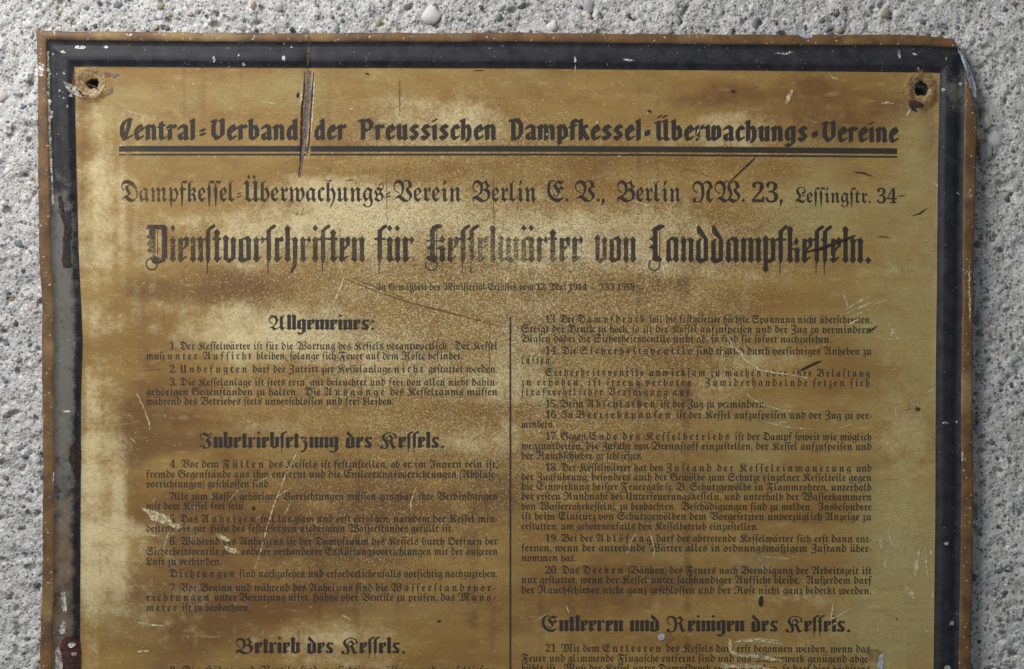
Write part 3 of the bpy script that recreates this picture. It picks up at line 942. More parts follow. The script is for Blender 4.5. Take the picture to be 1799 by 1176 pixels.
BODY = [
    (298, 875, 614.5, '1. Der Keſſelwärter iſt für die Wartung des Keſſels verantwortlich.  Der Keſſel'),
    (257, 813, 632, 'muß <unter Aufſicht> bleiben, ſolange ſich Feuer auf dem Roſte befindet.'),
    (298, 875, 655, '2. <Unbefugten> darf der Zutritt zur Keſſelanlage <nicht> geſtattet werden.'),
    (298, 875, 678, '3. Die Keſſelanlage iſt ſtets rein, gut beleuchtet und frei von allen nicht dahin-'),
    (257, 875, 695, 'gehörigen Gegenſtänden zu halten.  Die <Ausgänge> des Keſſelraums müſſen'),
    (257, 693, 711.5, 'während des Betriebes ſtets unverſchloſſen und frei bleiben.'),
    (298, 875, 822, '4. Vor dem <Füllen> des Keſſels iſt feſtzuſtellen, ob er im Innern rein iſt,'),
    (257, 875, 839.7, 'fremde Gegenſtände aus ihm entfernt und die Entleerungsvorrichtungen (Abblaſe-'),
    (257, 476, 856.7, 'vorrichtungen) geſchloſſen ſind.'),
    (298, 875, 878.6, 'Alle zum Keſſel gehörigen Vorrichtungen müſſen gangbar, ihre Verbindungen'),
    (257, 432, 895.6, 'mit dem Keſſel frei ſein.'),
    (298, 875, 918, '5. Das <Anheizen> ſoll langſam und erſt erfolgen, nachdem der Keſſel min-'),
    (257, 797, 935, 'deſtens bis zur Höhe des feſtgeſetzten niedrigſten Waſſerſtandes gefüllt iſt.'),
    (298, 875, 957.5, '6. Während des Anheizens iſt der Dampfraum des Keſſels durch Oeffnen der'),
    (257, 875, 975.4, 'Sicherheitsventile oder anderer vorhandener Entlüftungsvorrichtungen mit der äußeren'),
    (257, 390, 993, 'Luft zu verbinden.'),
    (298, 875, 1014.5, '<Dichtungen> ſind nachzuſehen und erforderlichenfalls vorſichtig nachzuziehen.'),
    (298, 875, 1039, '7. Vor Beginn und während des Anheizens ſind die <Waſſerſtandsvor->'),
    (257, 875, 1056, '<richtungen> unter Benutzung aller Hähne oder Ventile zu prüfen, das <Mano->'),
    (257, 440, 1074, '<meter> iſt zu beobachten.'),
    (298, 875, 1184, '8. Die Hähne und Ventile ſind vorſichtig zu öffnen und zu ſchließen.'),
    (958, 1532, 567, '13. Der <Dampfdruck> ſoll die feſtgeſetzte höchſte Spannung nicht überſchreiten.'),
    (916, 1535, 584.5, 'Steigt der Druck zu hoch, ſo iſt der Keſſel aufzuſpeiſen und der Zug zu vermindern.'),
    (916, 1461, 601.5, 'Blaſen dabei die Sicherheitsventile nicht ab, ſo ſind ſie ſofort nachzuſehen.'),
    (958, 1532, 622.5, '14. Die <Sicherheitsventile> ſind täglich durch vorſichtiges Anheben zu'),
    (916, 975, 639.5, '<lüften.>'),
    (958, 1532, 661, '<Sicherheitsventile unwirkſam zu machen oder ihre Belaſtung>'),
    (916, 1532, 678, '<zu erhöhen, iſt ſtreng verboten.  Zuwiderhandelnde ſetzen ſich>'),
    (916, 1222, 695, '<ſtrafrechtlicher Verfolgung aus.>'),
    (958, 1347, 716, '15. Beim <Abſchlacken> iſt der Zug zu vermindern.'),
    (958, 1532, 735, '16. In <Betriebspauſen> iſt der Keſſel aufzuſpeiſen und der Zug zu ver-'),
    (916, 975, 752, 'mindern.'),
    (958, 1532, 773, '17. Gegen <Ende des Keſſelbetriebs> iſt der Dampf ſoweit wie möglich'),
    (916, 1532, 790, 'wegzuarbeiten, die Zufuhr von Brennſtoff einzuſtellen, der Keſſel aufzuſpeiſen und'),
    (916, 1131, 807, 'der Rauchſchieber zu ſchließen.'),
    (958, 1532, 828, '18. Der Keſſelwärter hat den <Zuſtand der Keſſeleinmauerung> und'),
    (916, 1532, 844.5, 'der Zugführung, beſonders auch der Gewölbe zum Schutze einzelner Keſſelteile gegen'),
    (916, 1532, 861.5, 'die Einwirkung heißer Feuergaſe (z. B. Schutzgewölbe in Flammrohren, unterhalb'),
    (916, 1532, 878.5, 'der erſten Rundnaht bei Unterfeuerungskeſſeln, und unterhalb der Waſſerkammern'),
    (916, 1532, 896, 'von Waſſerrohrkeſſeln), zu beobachten.  Beſchädigungen ſind zu melden.  Insbeſondere'),
    (916, 1532, 913.5, 'iſt beim Einſturz von Schutzgewölben dem Vorgeſetzten unverzüglich Anzeige zu'),
    (916, 1333, 931, 'erſtatten, um gebotenenfalls den Keſſelbetrieb einzuſtellen.'),
    (958, 1532, 952, '19. Bei der <Ablöſung> darf der abtretende Keſſelwärter ſich erſt dann ent-'),
    (916, 1532, 969, 'fernen, wenn der antretende Wärter alles in ordnungsmäßigem Zuſtand über-'),
    (916, 1013, 986.5, 'nommen hat.'),
    (958, 1532, 1008, '20. Das <Decken> (Bänken) des Feuers nach Beendigung der Arbeitszeit iſt'),
    (916, 1532, 1025, 'nur geſtattet, wenn der Keſſel unter ſachkundiger Aufſicht bleibt.  Außerdem darf'),
    (916, 1532, 1043, 'der Rauchſchieber nicht ganz geſchloſſen und der Roſt nicht ganz bedeckt werden.'),
    (958, 1530, 1145.5, '21. Mit dem <Entleeren> des Keſſels darf erſt begonnen werden, wenn das'),
    (916, 1530, 1163, 'Feuer und glimmende Flugaſche entfernt ſind und das Mauerwerk genügend abge-'),
    (916, 1530, 1180.5, 'kühlt iſt.  Muß der Keſſel unter Dampfdruck entleert werden, ſo darf dies höchſtens'),
]
for a, b, y, s in BODY:
    set_line('text_line', s, a, b, y, 9.9, None, 0.92)

# rules
def strip(name, x0, y0, x1, y1, base, step=12):
    n_ = max(2, int(max(abs(x1 - x0), abs(y1 - y0)) / step))
    vv, ff = [], []
    hor = (x1 - x0) > (y1 - y0)
    for k in range(n_ + 1):
        f = k / n_
        if hor:
            vv += [(x0 + (x1 - x0) * f, y1), (x0 + (x1 - x0) * f, y0)]
        else:
            vv += [(x0, y0 + (y1 - y0) * f), (x1, y0 + (y1 - y0) * f)]
    for k in range(n_):
        ff.append((2 * k, 2 * k + 2, 2 * k + 3, 2 * k + 1) if hor else (2 * k, 2 * k + 2, 2 * k + 3, 2 * k + 1))
    return emit(name, [(np.array(vv, float), ff)], base, 0.22)


strip('heading_rule', 209, 256.6, 1576, 266.8, 0.86)
strip('heading_rule', 209, 270.2, 1576, 273.6, 0.80)
strip('column_divider', 895, 557, 898.2, 1250, 0.84)
C.objects.unlink(_fo)
bpy.data.objects.remove(_fo)


# ------------------------------------------------------------------ scratches, chips, rust on the sign
def surf(x, y):
    """height of the sign at a photo pixel, rim and border included"""
    i = int(np.argmin((XXs - x) ** 2 + (YYs - y) ** 2))
    return HHs[i]


msk = (YY.reshape(-1) < 1300)
XXs, YYs, HHs = XX.reshape(-1)[msk], YY.reshape(-1)[msk], HH.reshape(-1)[msk]


def on_field(x, y):
    return 150 < x < 1636 and 132 < y


def height(x, y, lift):
    return (float(hf(x, y)) if on_field(x, y) else float(surf(x, y))) + lift


def ribbon(name, pts, w, mat, lift=0.5, jit=0.5, label=None, taper=True):
    out = []
    for (x0, y0), (x1, y1) in zip(pts[:-1], pts[1:]):
        m = max(1, int(math.hypot(x1 - x0, y1 - y0) / 5))
        out += [(x0 + (x1 - x0) * k / m, y0 + (y1 - y0) * k / m) for k in range(m)]
    out.append(pts[-1])
    n_ = len(out)
    vv, ff = [], []
    for k, (x, y) in enumerate(out):
        a, b = out[max(0, k - 1)], out[min(n_ - 1, k + 1)]
        l_ = math.hypot(b[0] - a[0], b[1] - a[1]) or 1
        px, py = -(b[1] - a[1]) / l_, (b[0] - a[0]) / l_
        f = k / max(1, n_ - 1)
        ww = w * (0.25 + 0.75 * math.sin(math.pi * min(1, max(0, f))) ** 0.6 if taper else 1) * random.uniform(1 - jit, 1 + jit) / 2
        jx, jy = random.uniform(-jit, jit) * 0.8, random.uniform(-jit, jit) * 0.8
        for s in (1, -1):
            qx, qy = x + jx + s * px * ww, y + jy + s * py * ww
            vv.append(P(qx, qy, height(qx, qy, lift)))
    for k in range(n_ - 1):
        ff.append((2 * k, 2 * k + 1, 2 * k + 3, 2 * k + 2))
    o = link(name, vv, ff, mat, sign)
    if label:
        o['label'] = label
    return o


def patch(name, pts, mat, lift=0.4, jit=1.0, label=None, grid=7.0, dome=0.0):
    """irregular flake: outline roughened, inside filled with a grid so that it follows the sheet"""
    ol = []
    for (x0, y0), (x1, y1) in zip(pts, pts[1:] + pts[:1]):
        m = max(1, int(math.hypot(x1 - x0, y1 - y0) / 3.5))
        for k in range(m):
            ol.append((x0 + (x1 - x0) * k / m + random.uniform(-jit, jit), y0 + (y1 - y0) * k / m + random.uniform(-jit, jit)))
    xs_, ys_ = [p[0] for p in ol], [p[1] for p in ol]
    inner = []
    gx = min(xs_) + grid / 2
    while gx < max(xs_):
        gy = min(ys_) + grid / 2
        while gy < max(ys_):
            c_ = False
            j = len(ol) - 1
            for i in range(len(ol)):
                if (ol[i][1] > gy) != (ol[j][1] > gy) and gx < (ol[j][0] - ol[i][0]) * (gy - ol[i][1]) / (ol[j][1] - ol[i][1]) + ol[i][0]:
                    c_ = not c_
                j = i
            if c_:
                inner.append((gx, gy))
            gy += grid
        gx += grid
    vs_ = [Vector(p) for p in ol] + [Vector(p) for p in inner]
    ov, _, of, _, _, src = delaunay_2d_cdt(vs_, [], [list(range(len(ol)))], 1, 1e-4)
    tri = [f for f, s in zip(of, src) if s]
    mx, my = sum(xs_) / len(xs_), sum(ys_) / len(ys_)
    rad = max(max(xs_) - min(xs_), max(ys_) - min(ys_)) / 2 + 0.01
    vv = [P(v.x, v.y, height(v.x, v.y, lift) + dome * max(0, 1 - ((v.x - mx) ** 2 + (v.y - my) ** 2) / rad ** 2) * random.uniform(.6, 1.2)) for v in ov]
    o = link(name, vv, tri, mat, sign, dome > 0)
    if label:
        o['label'] = label
    return o


def ell(cx, cy, rx, ry, m=10, wob=0.2, rot=0.0):
    out = []
    for k in range(m):
        a = 2 * math.pi * k / m
        e = 1 + random.uniform(-wob, wob)
        x, y = rx * e * math.cos(a), ry * e * math.sin(a)
        out.append((cx + x * math.cos(rot) - y * math.sin(rot), cy + x * math.sin(rot) + y * math.cos(rot)))
    return out


# washer imprint and rust round the left hole, rust round the right one
def annulus(name, cx, cy, r0x, r0y, r1x, r1y, mat, lift, label=None, a0=0, a1=360, wob=0.08):
    m, rows, vv, ff = 40, 4, [], []
    ph = random.uniform(0, 6)
    for k in range(m + 1):
        a = math.radians(a0 + (a1 - a0) * k / m)
        e = 1 + wob * (math.sin(3 * a + ph) + 0.6 * math.sin(7 * a + 2 * ph)) * (1 if a1 - a0 >= 360 else 1)
        for r in range(rows + 1):
            f = r / rows
            x = cx + (r0x + (r1x * e - r0x) * f) * math.cos(a)
            y = cy + (r0y + (r1y * e - r0y) * f) * math.sin(a)
            vv.append(P(x, y, height(x, y, lift)))
    for k in range(m):
        for r in range(rows):
            i = k * (rows + 1) + r
            ff.append((i, i + rows + 1, i + rows + 2, i + 1))
    o = link(name, vv, ff, mat, sign, True)
    if label:
        o['label'] = label
    return o


annulus('rust_ring', 163, 150, 20, 20, 37, 30, M_RUST, 0.45, 'rusty halo round the torn nail hole', 20, 330)
annulus('washer_mark', 160, 146, 13, 12.5, 26, 26, M_DISC, 0.9, 'flattened round washer mark round the left nail hole')
annulus('rust_ring', 1618, 160, 13.5, 17, 31, 35, M_RUST, 0.6, 'rusty halo round the right nail hole')
annulus('rust_ring', 1618, 156, 12, 16, 19, 23, M_DISC, 1.0)
patch('dark_scar', [(184, 124), (196, 128), (211, 131), (205, 134), (200, 138), (195, 133)], M_GOUGE, 1.2, 0.7)
ribbon('dark_scar', [(196, 152), (195, 160), (188, 167)], 4.5, M_GOUGE, 1.3)
ribbon('dark_scar', [(137, 158), (146, 167), (154, 169.5)], 3.2, M_DARKS, 1.3)
ribbon('dark_scar', [(150, 144), (156, 149), (166, 152), (177, 161)], 3.0, M_DARKS, 1.3)
patch('flaked_chip', [(112, 144), (128, 149), (140, 158), (143, 170), (130, 168), (120, 158)], M_GREYCHIP, 0.9, 1.2)
patch('rust_blister', [(1596, 178), (1606, 176), (1622, 184), (1618, 189), (1604, 188)], M_RUSTSOLID, 1.0, 0.8, dome=1.5)
ribbon('dark_scar', [(1596, 180), (1604, 192), (1610, 197)], 5, M_DARKS, 1.4)
ribbon('scratch', [(1592, 205), (1598, 194), (1603, 190)], 3, M_PALE, 0.8)
ribbon('scratch', [(1548, 182), (1560, 180), (1570, 183)], 4, M_PALE, 0.6)
# rust blister on the lower left border
patch('rust_blister', [(110, 1124), (122, 1117), (133, 1120), (142, 1128), (142, 1150), (140, 1200), (112, 1200), (110, 1150), (106, 1138)], M_RUSTSOLID, 0.8, 1.2,
      'dark maroon rust blister on the lower left border', dome=3.0)
patch('flaked_chip', ell(128, 1132, 7, 4, rot=-0.4), M_WHITE, 3.6, 0.6)
patch('flaked_chip', ell(131, 1149, 5, 4), M_GREYCHIP, 3.6, 0.6)
patch('flaked_chip', [(108, 1040), (116, 1040), (117, 1060), (119, 1075), (113, 1078), (108, 1062)], M_GREYCHIP, 0.8, 1.0)
patch('flaked_chip', [(104, 1108), (112, 1090), (117, 1094), (116, 1112), (108, 1114)], M_GREYCHIP, 0.8, 1.0)
patch('flaked_chip', [(97, 1140), (104, 1137), (110, 1155), (112, 1180), (98, 1180)], M_GREYCHIP, 0.8, 1.0)
patch('rust_blister', [(124, 788), (131, 776), (141, 778), (143, 800), (141, 836), (134, 842), (130, 822), (122, 812)], M_DARKS, 0.9, 1.2, 'dark burnt stain on the left border')
patch('dark_scar', [(113, 440), (121, 452), (125, 462), (121, 470), (113, 468), (109, 458)], M_DARKS, 0.9, 1.0)
ribbon('scuff_highlight', [(85, 90), (86, 150), (88, 220), (91, 300), (94, 360)], 3.4, M_GREYCHIP, 0.6, 0.3, taper=False)  # pale ribbon paints in the outer slope's highlight along with its scuffing
ribbon('dark_scar', [(106, 345), (112, 385), (118, 400), (118, 440), (119, 455)], 7, M_DARKS, 0.9, 0.4, taper=False)
# white chips on rim and border
for q in ([(62, 118), (72, 110), (80, 116), (76, 128), (80, 136), (70, 134), (62, 132)],):
    patch('flaked_chip', q, M_WHITE, 1.0, 1.2, 'white chipped spot on the rim')
for x, y, w, hgt in ((84, 122, 3, 4), (88, 130, 3, 3), (86, 165, 3, 6), (87, 180, 4, 6), (91, 202, 3, 9), (112, 92, 5, 2.5), (94, 96, 3, 3), (114, 174, 3.4, 3.6), (106, 160, 2.5, 3), (188, 180.5, 3, 2),
                      (96, 58, 2, 5), (143, 84, 15, 2.6), (186, 83, 6, 2), (100, 130, 2, 2), (113, 130, 3, 4), (125, 168, 4, 4), (119, 188, 3, 4), (1010, 105, 2, 7), (1104, 107, 12, 2.2), (1066, 114, 2, 2),
                      (1662, 103, 2, 3), (1687, 147, 4, 4), (1657, 158, 4, 2), (1579, 97, 2.5, 8), (1606, 96, 5, 2), (1613, 121, 4, 2), (1389, 92, 5, 2), (1373, 95, 12, 2), (500, 77, 2, 2), (513, 83, 2, 2),
                      (499, 103, 3, 6), (376, 105, 2.4, 8), (429, 114, 5, 4), (420, 98, 2.4, 3), (348, 122, 2.6, 3), (228, 62, 6, 2.6), (1685, 270, 2, 6), (1683, 340, 4, 2), (1703, 345, 6, 3), (1703, 335, 3, 4), (1660, 743, 8, 2),
                      (1680, 742, 3, 3), (1662, 955, 5, 4), (1670, 1095, 6, 6), (1664, 1172, 6, 4), (1690, 800, 2, 14), (1702, 500, 2.4, 60), (118, 723, 6, 3), (95, 838, 1.6, 16)):
    patch('flaked_chip', ell(x, y, w * 0.8, hgt * 0.85, 8, 0.45, random.uniform(0, 1) if w < 5 > hgt else 0), (random.choice([M_WHITE, M_GREYCHIP]) if hgt < 20 else M_PALE), 0.8, 0.9)
patch('flaked_chip', [(1402, 61), (1428, 61), (1426, 68), (1415, 69), (1406, 66)], M_BARE, 0.9, 0.8, 'bare bluish metal chip on the top rim')
patch('bent_corner', [(1675, 69), (1681, 74), (1690, 88), (1702, 108), (1711, 134), (1716, 158), (1716, 170), (1710, 171), (1702, 150), (1696, 124), (1690, 104), (1682, 84)], M_BARE, 1.2, 0.6,
      'corner bent back to bare silvery metal', grid=4)
# gouge beside the word Verband
patch('gouge', [(539, 124), (547, 124), (545, 140), (546, 160), (543, 185), (539, 230), (536, 262), (531, 285), (527, 312), (525, 312), (527, 285), (530, 250), (533, 215), (535, 185), (538, 160)], M_GOUGE, 0.9, 0.6,
      'long grey gouge running down through the heading', grid=5)
ribbon('gouge_edge', [(535, 126), (534, 160), (530, 190), (529, 240), (527, 290), (524, 312)], 3, M_DARKS, 1.3)
ribbon('gouge_edge', [(551, 126), (548, 165), (546, 190), (543, 245), (538, 275)], 2.4, M_DARKS, 1.3)
ribbon('gouge_edge', [(553, 135), (551, 165), (549, 200), (546, 245)], 3, M_PALE, 0.8)
ribbon('gouge_edge', [(531, 140), (530, 165), (527, 195)], 3.4, M_PALE, 0.8)
ribbon('crease', [(544, 58), (543, 80), (541, 118)], 4, M_BROWNS, 0.8)

# dark cuts
for pts, w in (([(1332, 272), (1318, 286), (1303, 300), (1281, 320)], 2.8), ([(1410, 445), (1440, 437), (1470, 427), (1502, 415)], 4.6), ([(1430, 441), (1455, 434)], 4), ([(1480, 424), (1503, 413)], 4),
               ([(1500, 302), (1518, 305), (1534, 311)], 2.6), ([(1603, 379), (1616, 375), (1629, 366)], 2.4), ([(1405, 652), (1424, 642), (1443, 634)], 4.4), ([(1524, 583), (1534, 578), (1541, 572)], 4.4),
               ([(1574, 345), (1590, 344)], 1.6), ([(1540, 415), (1566, 418)], 1.4), ([(568, 317), (585, 317)], 1.4), ([(606, 317), (622, 316)], 1.4), ([(830, 125), (850, 124)], 1.4)):
    ribbon('dark_scar', pts, w, M_DARKS, 0.7, 0.35)
for x, y, a, b in ((1141, 196, 4, 2.4), (1288, 161, 3.2, 3), (645, 130, 3.4, 2), (1337, 1057, 5, 10), (1613, 719, 4, 2.6), (772, 1092, 3, 2.4), (1575, 1088, 2, 1.6), (1000, 513, 1.8, 1.6), (523, 167, 2.6, 5), (445, 893, 2.6, 3.4)):
    patch('dark_scar', ell(x, y, a, b, 9, .3, .2), M_DARKS, 0.7, 0.4)
for pts, w in (([(604, 489), (660, 512), (720, 532), (800, 552), (884, 575)], 3.0), ([(612, 486), (665, 507), (718, 527)], 2.2), ([(679, 296), (679, 330), (679.5, 395)], 1.5), ([(866, 300), (867, 380), (866, 460)], 1.7),
               ([(909, 340), (909, 372)], 1.4), ([(860, 560), (860, 680)], 1.3), ([(240, 652), (296, 648)], 1.4), ([(1200, 295), (1225, 303), (1250, 312)], 1.2), ([(702, 140), (702, 205)], 2.2), ([(525, 1105), (524, 1150)], 1.4)):
    ribbon('crease', pts, w, M_BROWNS, 0.45, 0.3)
patch('rust_stain', ell(523, 366, 22, 15, 12, .4), M_FAINT, 0.16, 2.0)
patch('rust_stain', ell(1170, 1122, 15, 11, 12, .3), M_RUST, 0.16, 2.0)
patch('flaked_chip', ell(1162, 1119, 6, 6, 10, .2), M_BARE, 0.7, 0.6, 'small bare metal spot above the last paragraph')
patch('rust_stain', [(1520, 1145), (1535, 1140), (1553, 1146), (1552, 1158), (1540, 1164), (1526, 1158)], M_RUST, 0.5, 1.8)
patch('flaked_chip', [(1546, 1150), (1552, 1148), (1553, 1170), (1546, 1182), (1541, 1166)], M_BARE, 0.8, 1.0)
patch('rust_stain', ell(1604, 716, 14, 12, 12, .3), M_FAINT, 0.16, 1.6)

# pale scratches and flakes
patch('flaked_chip', [(248, 893), (262, 895), (278, 899), (296, 908), (303, 918), (322, 925), (312, 930), (290, 920), (268, 916), (262, 904)], M_PALE, 0.6, 1.2, 'large pale flake beside rule five')
patch('flaked_chip', [(380, 938), (398, 944), (406, 950), (398, 952), (384, 946)], M_PALE, 0.6, 1.0)
patch('flaked_chip', [(395, 960), (412, 964), (424, 972), (408, 973), (398, 968)], M_PALE, 0.6, 1.0)
for pts, w in (([(158, 910), (172, 918), (190, 925), (226, 934)], 4.4), ([(232, 938), (250, 945)], 6), ([(250, 955), (247, 970)], 6), ([(258, 940), (275, 942)], 4), ([(236, 1092), (262, 1098), (288, 1100)], 3.6),
               ([(240, 1145), (263, 1144)], 4.6), ([(288, 965), (292, 948), (298, 930)], 2.6), ([(240, 690), (252, 715), (262, 742), (264, 758)], 3.6), ([(226, 730), (234, 732)], 4), ([(228, 768), (240, 780)], 2.6),
               ([(524, 790), (500, 840), (482, 885), (468, 930), (458, 970), (448, 1000)], 3.0), ([(520, 845), (505, 862), (488, 872)], 2.4), ([(460, 905), (450, 912)], 2.2), ([(732, 855), (722, 880), (722, 900)], 2.6),
               ([(605, 487), (592, 520), (580, 545)], 5), ([(1380, 183), (1392, 158)], 8), ([(1011, 114), (1009, 130)], 2.4), ([(1233, 215), (1226, 232), (1222, 246)], 2.6), ([(1222, 240), (1230, 246)], 2.2),
               ([(1272, 582), (1290, 610), (1308, 632), (1335, 650), (1370, 656), (1420, 664)], 3.4), ([(1276, 602), (1300, 618), (1318, 634)], 2.8), ([(1300, 600), (1296, 612), (1262, 606)], 2.6), ([(1270, 600), (1268, 640), (1276, 652)], 3.4),
               ([(1262, 650), (1275, 628)], 2.6), ([(1262, 722), (1290, 702)], 2.2), ([(1308, 692), (1340, 712), (1380, 722), (1440, 724)], 2.6), ([(1430, 612), (1452, 604)], 2.6), ([(1482, 516), (1490, 540)], 3),
               ([(1486, 552), (1516, 538), (1536, 530)], 3.2), ([(1484, 546), (1505, 532), (1530, 520)], 2.6), ([(1492, 560), (1524, 544)], 2.6), ([(1488, 572), (1512, 560)], 4), ([(1498, 538), (1520, 526)], 2), ([(1530, 536), (1560, 528)], 2),
               ([(1335, 740), (1372, 748), (1390, 752), (1430, 754)], 2.2), ([(1472, 754), (1500, 744)], 3), ([(1350, 745), (1385, 742)], 2.2), ([(1098, 980), (1112, 945), (1120, 932)], 2.2), ([(1140, 930), (1150, 966), (1148, 980)], 3),
               ([(994, 1060), (1000, 1080)], 2.2), ([(940, 1092), (962, 1078)], 2.4), ([(1460, 1088), (1480, 1078), (1500, 1068)], 5), ([(1340, 978), (1388, 983)], 2.4), ([(1459, 1092), (1464, 1060)], 2.6),
               ([(1546, 946), (1550, 968)], 6), ([(1562, 928), (1564, 950), (1578, 970)], 5), ([(1554, 982), (1556, 1000)], 4.4), ([(1615, 966), (1610, 990), (1608, 1014)], 8), ([(1625, 960), (1628, 1000), (1632, 1022)], 4.4), ([(1634, 960), (1637, 980)], 5),
               ([(1590, 1030), (1606, 1052)], 9), ([(1612, 1105), (1632, 1110)], 4), ([(1640, 1040), (1638, 1052)], 4.5), ([(1628, 690), (1640, 684)], 5), ([(1573, 712), (1575, 735)], 3.4), ([(1560, 570), (1580, 598)], 5), ([(1570, 580), (1560, 600)], 4),
               ([(450, 850), (470, 838)], 2), ([(470, 395), (455, 420)], 1.6), ([(212, 62 + 130), (240, 200), (262, 210)], 2.2), ([(230, 186), (238, 190)], 3), ([(460, 178), (486, 184)], 2.2), ([(462, 282), (470, 286)], 2.2), ([(458, 272), (462, 280)], 2.2),
               ([(612, 190), (624, 194)], 3), ([(585, 178), (592, 182)], 3), ([(600, 1080), (618, 1090)], 3.4), ([(420, 860), (402, 880)], 2), ([(500, 905), (512, 880)], 2), ([(1110, 352), (1140, 362), (1147, 368), (1148, 384)], 2.4),
               ([(135, 298), (142, 302)], 6), ([(1640, 318), (1648, 328)], 5), ([(1455, 128), (1462, 136), (1472, 140)], 3.4), ([(1460, 1100), (1470, 1094)], 3)):
    ribbon('scratch', pts, w * 0.85, M_PALE, 0.55, 0.5)
# glue smears over the last paragraph
for pts, w in (([(1288, 1128), (1330, 1124), (1376, 1132)], 6), ([(1282, 1122), (1284, 1145), (1296, 1152)], 9), ([(1292, 1152), (1330, 1153), (1376, 1162)], 7), ([(1266, 1172), (1310, 1170), (1374, 1180)], 8), ([(1268, 1164), (1280, 1176)], 8),
               ([(1320, 1122), (1372, 1126)], 3)):
    ribbon('glue_smear', pts, w, M_PALE, 0.65, 0.35)
# flecks
for k in range(44):
    x, y = random.uniform(160, 1630), random.uniform(135, 1170)
    if random.random() < 0.5:
        x, y = random.gauss(900, 260), random.gauss(190, 60)
        if not (160 < x < 1630 and 130 < y < 700):
            continue
    a = random.uniform(1.0, 2.3)
    patch('fleck', ell(x, y, a, a * random.uniform(.5, 1), 6, .35, random.uniform(0, 3)), random.choice([M_PALE, M_PALE, M_WHITE]), 0.5, 0.2)

# ------------------------------------------------------------------ concrete wall
WALL_H = -24.0
STEP = 2.5
wx = np.arange(-260, 2061, STEP); wy = np.arange(-260, 1441, STEP)
GX, GY = np.meshgrid(wx, wy)
GH = 9.0 * (fbm(GX, GY, 150, 3, 101) - 0.5) + 9.0 * (fbm(GX, GY, 40, 3, 111) - 0.5) + 4.2 * (fbm(GX, GY, 11, 2, 121) - 0.5)
LEVEL = GH.copy()


def stamp(cx, cy, r, amp, asp=1.0, rot=0.0):
    i0, i1 = int((cy - 1.6 * r * max(asp, 1) + 260) / STEP), int((cy + 1.6 * r * max(asp, 1) + 260) / STEP) + 2
    j0, j1 = int((cx - 1.6 * r * max(asp, 1) + 260) / STEP), int((cx + 1.6 * r * max(asp, 1) + 260) / STEP) + 2
    i0, j0 = max(i0, 0), max(j0, 0)
    if i1 <= i0 or j1 <= j0 or i0 >= GX.shape[0] or j0 >= GX.shape[1]:
        return
    dx, dy = GX[i0:i1, j0:j1] - cx, GY[i0:i1, j0:j1] - cy
    c, s = math.cos(rot), math.sin(rot)
    q = ((dx * c + dy * s) / (r * asp)) ** 2 + ((-dx * s + dy * c) / r) ** 2
    GH[i0:i1, j0:j1] += amp * np.where(q < 1, np.sqrt(np.clip(1 - q, 0, 1)) if amp > 0 else (1 - q), 0)


def off_plate(x, y, m=0):
    return x < 150 + m or x > 1640 - m or y < 135 + m


for k in range(5200):
    x, y = random.uniform(-250, 2050), random.uniform(-250, 1430)
    if not off_plate(x, y, 60):
        continue
    r = random.uniform(3, 9) if random.random() < 0.85 else random.uniform(9, 17)
    stamp(x, y, r, random.uniform(.15, .5) * min(r, 8), random.uniform(1, 1.5), random.uniform(0, 3.1))
for k in range(2600):
    x, y = random.uniform(-250, 2050), random.uniform(-250, 1430)
    if not off_plate(x, y, 60):
        continue
    r = random.uniform(3, 6.5)
    stamp(x, y, r, -random.uniform(3, 11), random.uniform(1, 2.2), random.uniform(0, 3.1))
# a few deep cracks and broken-out places seen in the photograph
for x, y, r, a, asp, rot in ((1040, 22, 5, -14, 2.6, 1.3), (1026, 12, 4, -9, 2, 0.4), (1206, 14, 6, -14, 2.6, -1.0), (1196, 32, 5, -12, 2, .7), (1112, 29, 4, -9, 1.6, .2), (770, 18, 4, -10, 3.0, 1.5), (378, 42, 8, -11, 1.6, .4),
                             (1724, 195, 7, -14, 2.4, 1.5), (1722, 262, 6, -12, 2.4, 1.5), (1716, 740, 8, -12, 2, 1.5), (1715, 900, 8, -12, 2.2, 1.4), (20, 728, 7, -10, 2, -.3), (62, 905, 5, -10, 2, -1), (14, 525, 6, -9, 1.6, 0), (60, 1040, 6, -10, 2, 1.2),
                             (1752, 275, 4, -8, 4, -.7), (1720, 560, 6, -8, 3, 1.5), (163, 148, 16, -40, 1, 0), (1619, 164, 13, -40, 1, 0)):
    stamp(x, y, r, a, asp, rot)
GH = np.minimum(GH, 15.0)      # nothing pokes through the sheet
keep = np.ones((len(wy) - 1, len(wx) - 1), bool)
cxm, cym = (GX[:-1, :-1] + STEP / 2), (GY[:-1, :-1] + STEP / 2)
keep &= ~((cxm > 215) & (cxm < 1570) & (cym > 215))
nwx = len(wx)
ii, jj = np.meshgrid(np.arange(len(wy) - 1), np.arange(nwx - 1), indexing='ij')
wq = np.stack([ii * nwx + jj, (ii + 1) * nwx + jj, (ii + 1) * nwx + jj + 1, ii * nwx + jj + 1], -1)[keep]
un = np.unique(wq)
re_ = -np.ones(GX.size, int); re_[un] = np.arange(len(un))
wv = px_verts(GX.ravel()[un], GY.ravel()[un], GH.ravel()[un] + WALL_H)
# the even part of the wall hidden by the sign
bk = px_verts(np.array([200, 1585, 1585, 200]), np.array([200, 200, 1441, 1441]), np.full(4, WALL_H - 9.0))
wall = link('concrete_wall', wv.tolist() + bk.tolist(), re_[wq].tolist() + [[len(wv) + 3, len(wv) + 2, len(wv) + 1, len(wv)]], M_CONC, None, True)
wall['label'] = 'rough pale grey concrete wall with exposed pebbles behind the sign'
wall['category'] = 'wall'

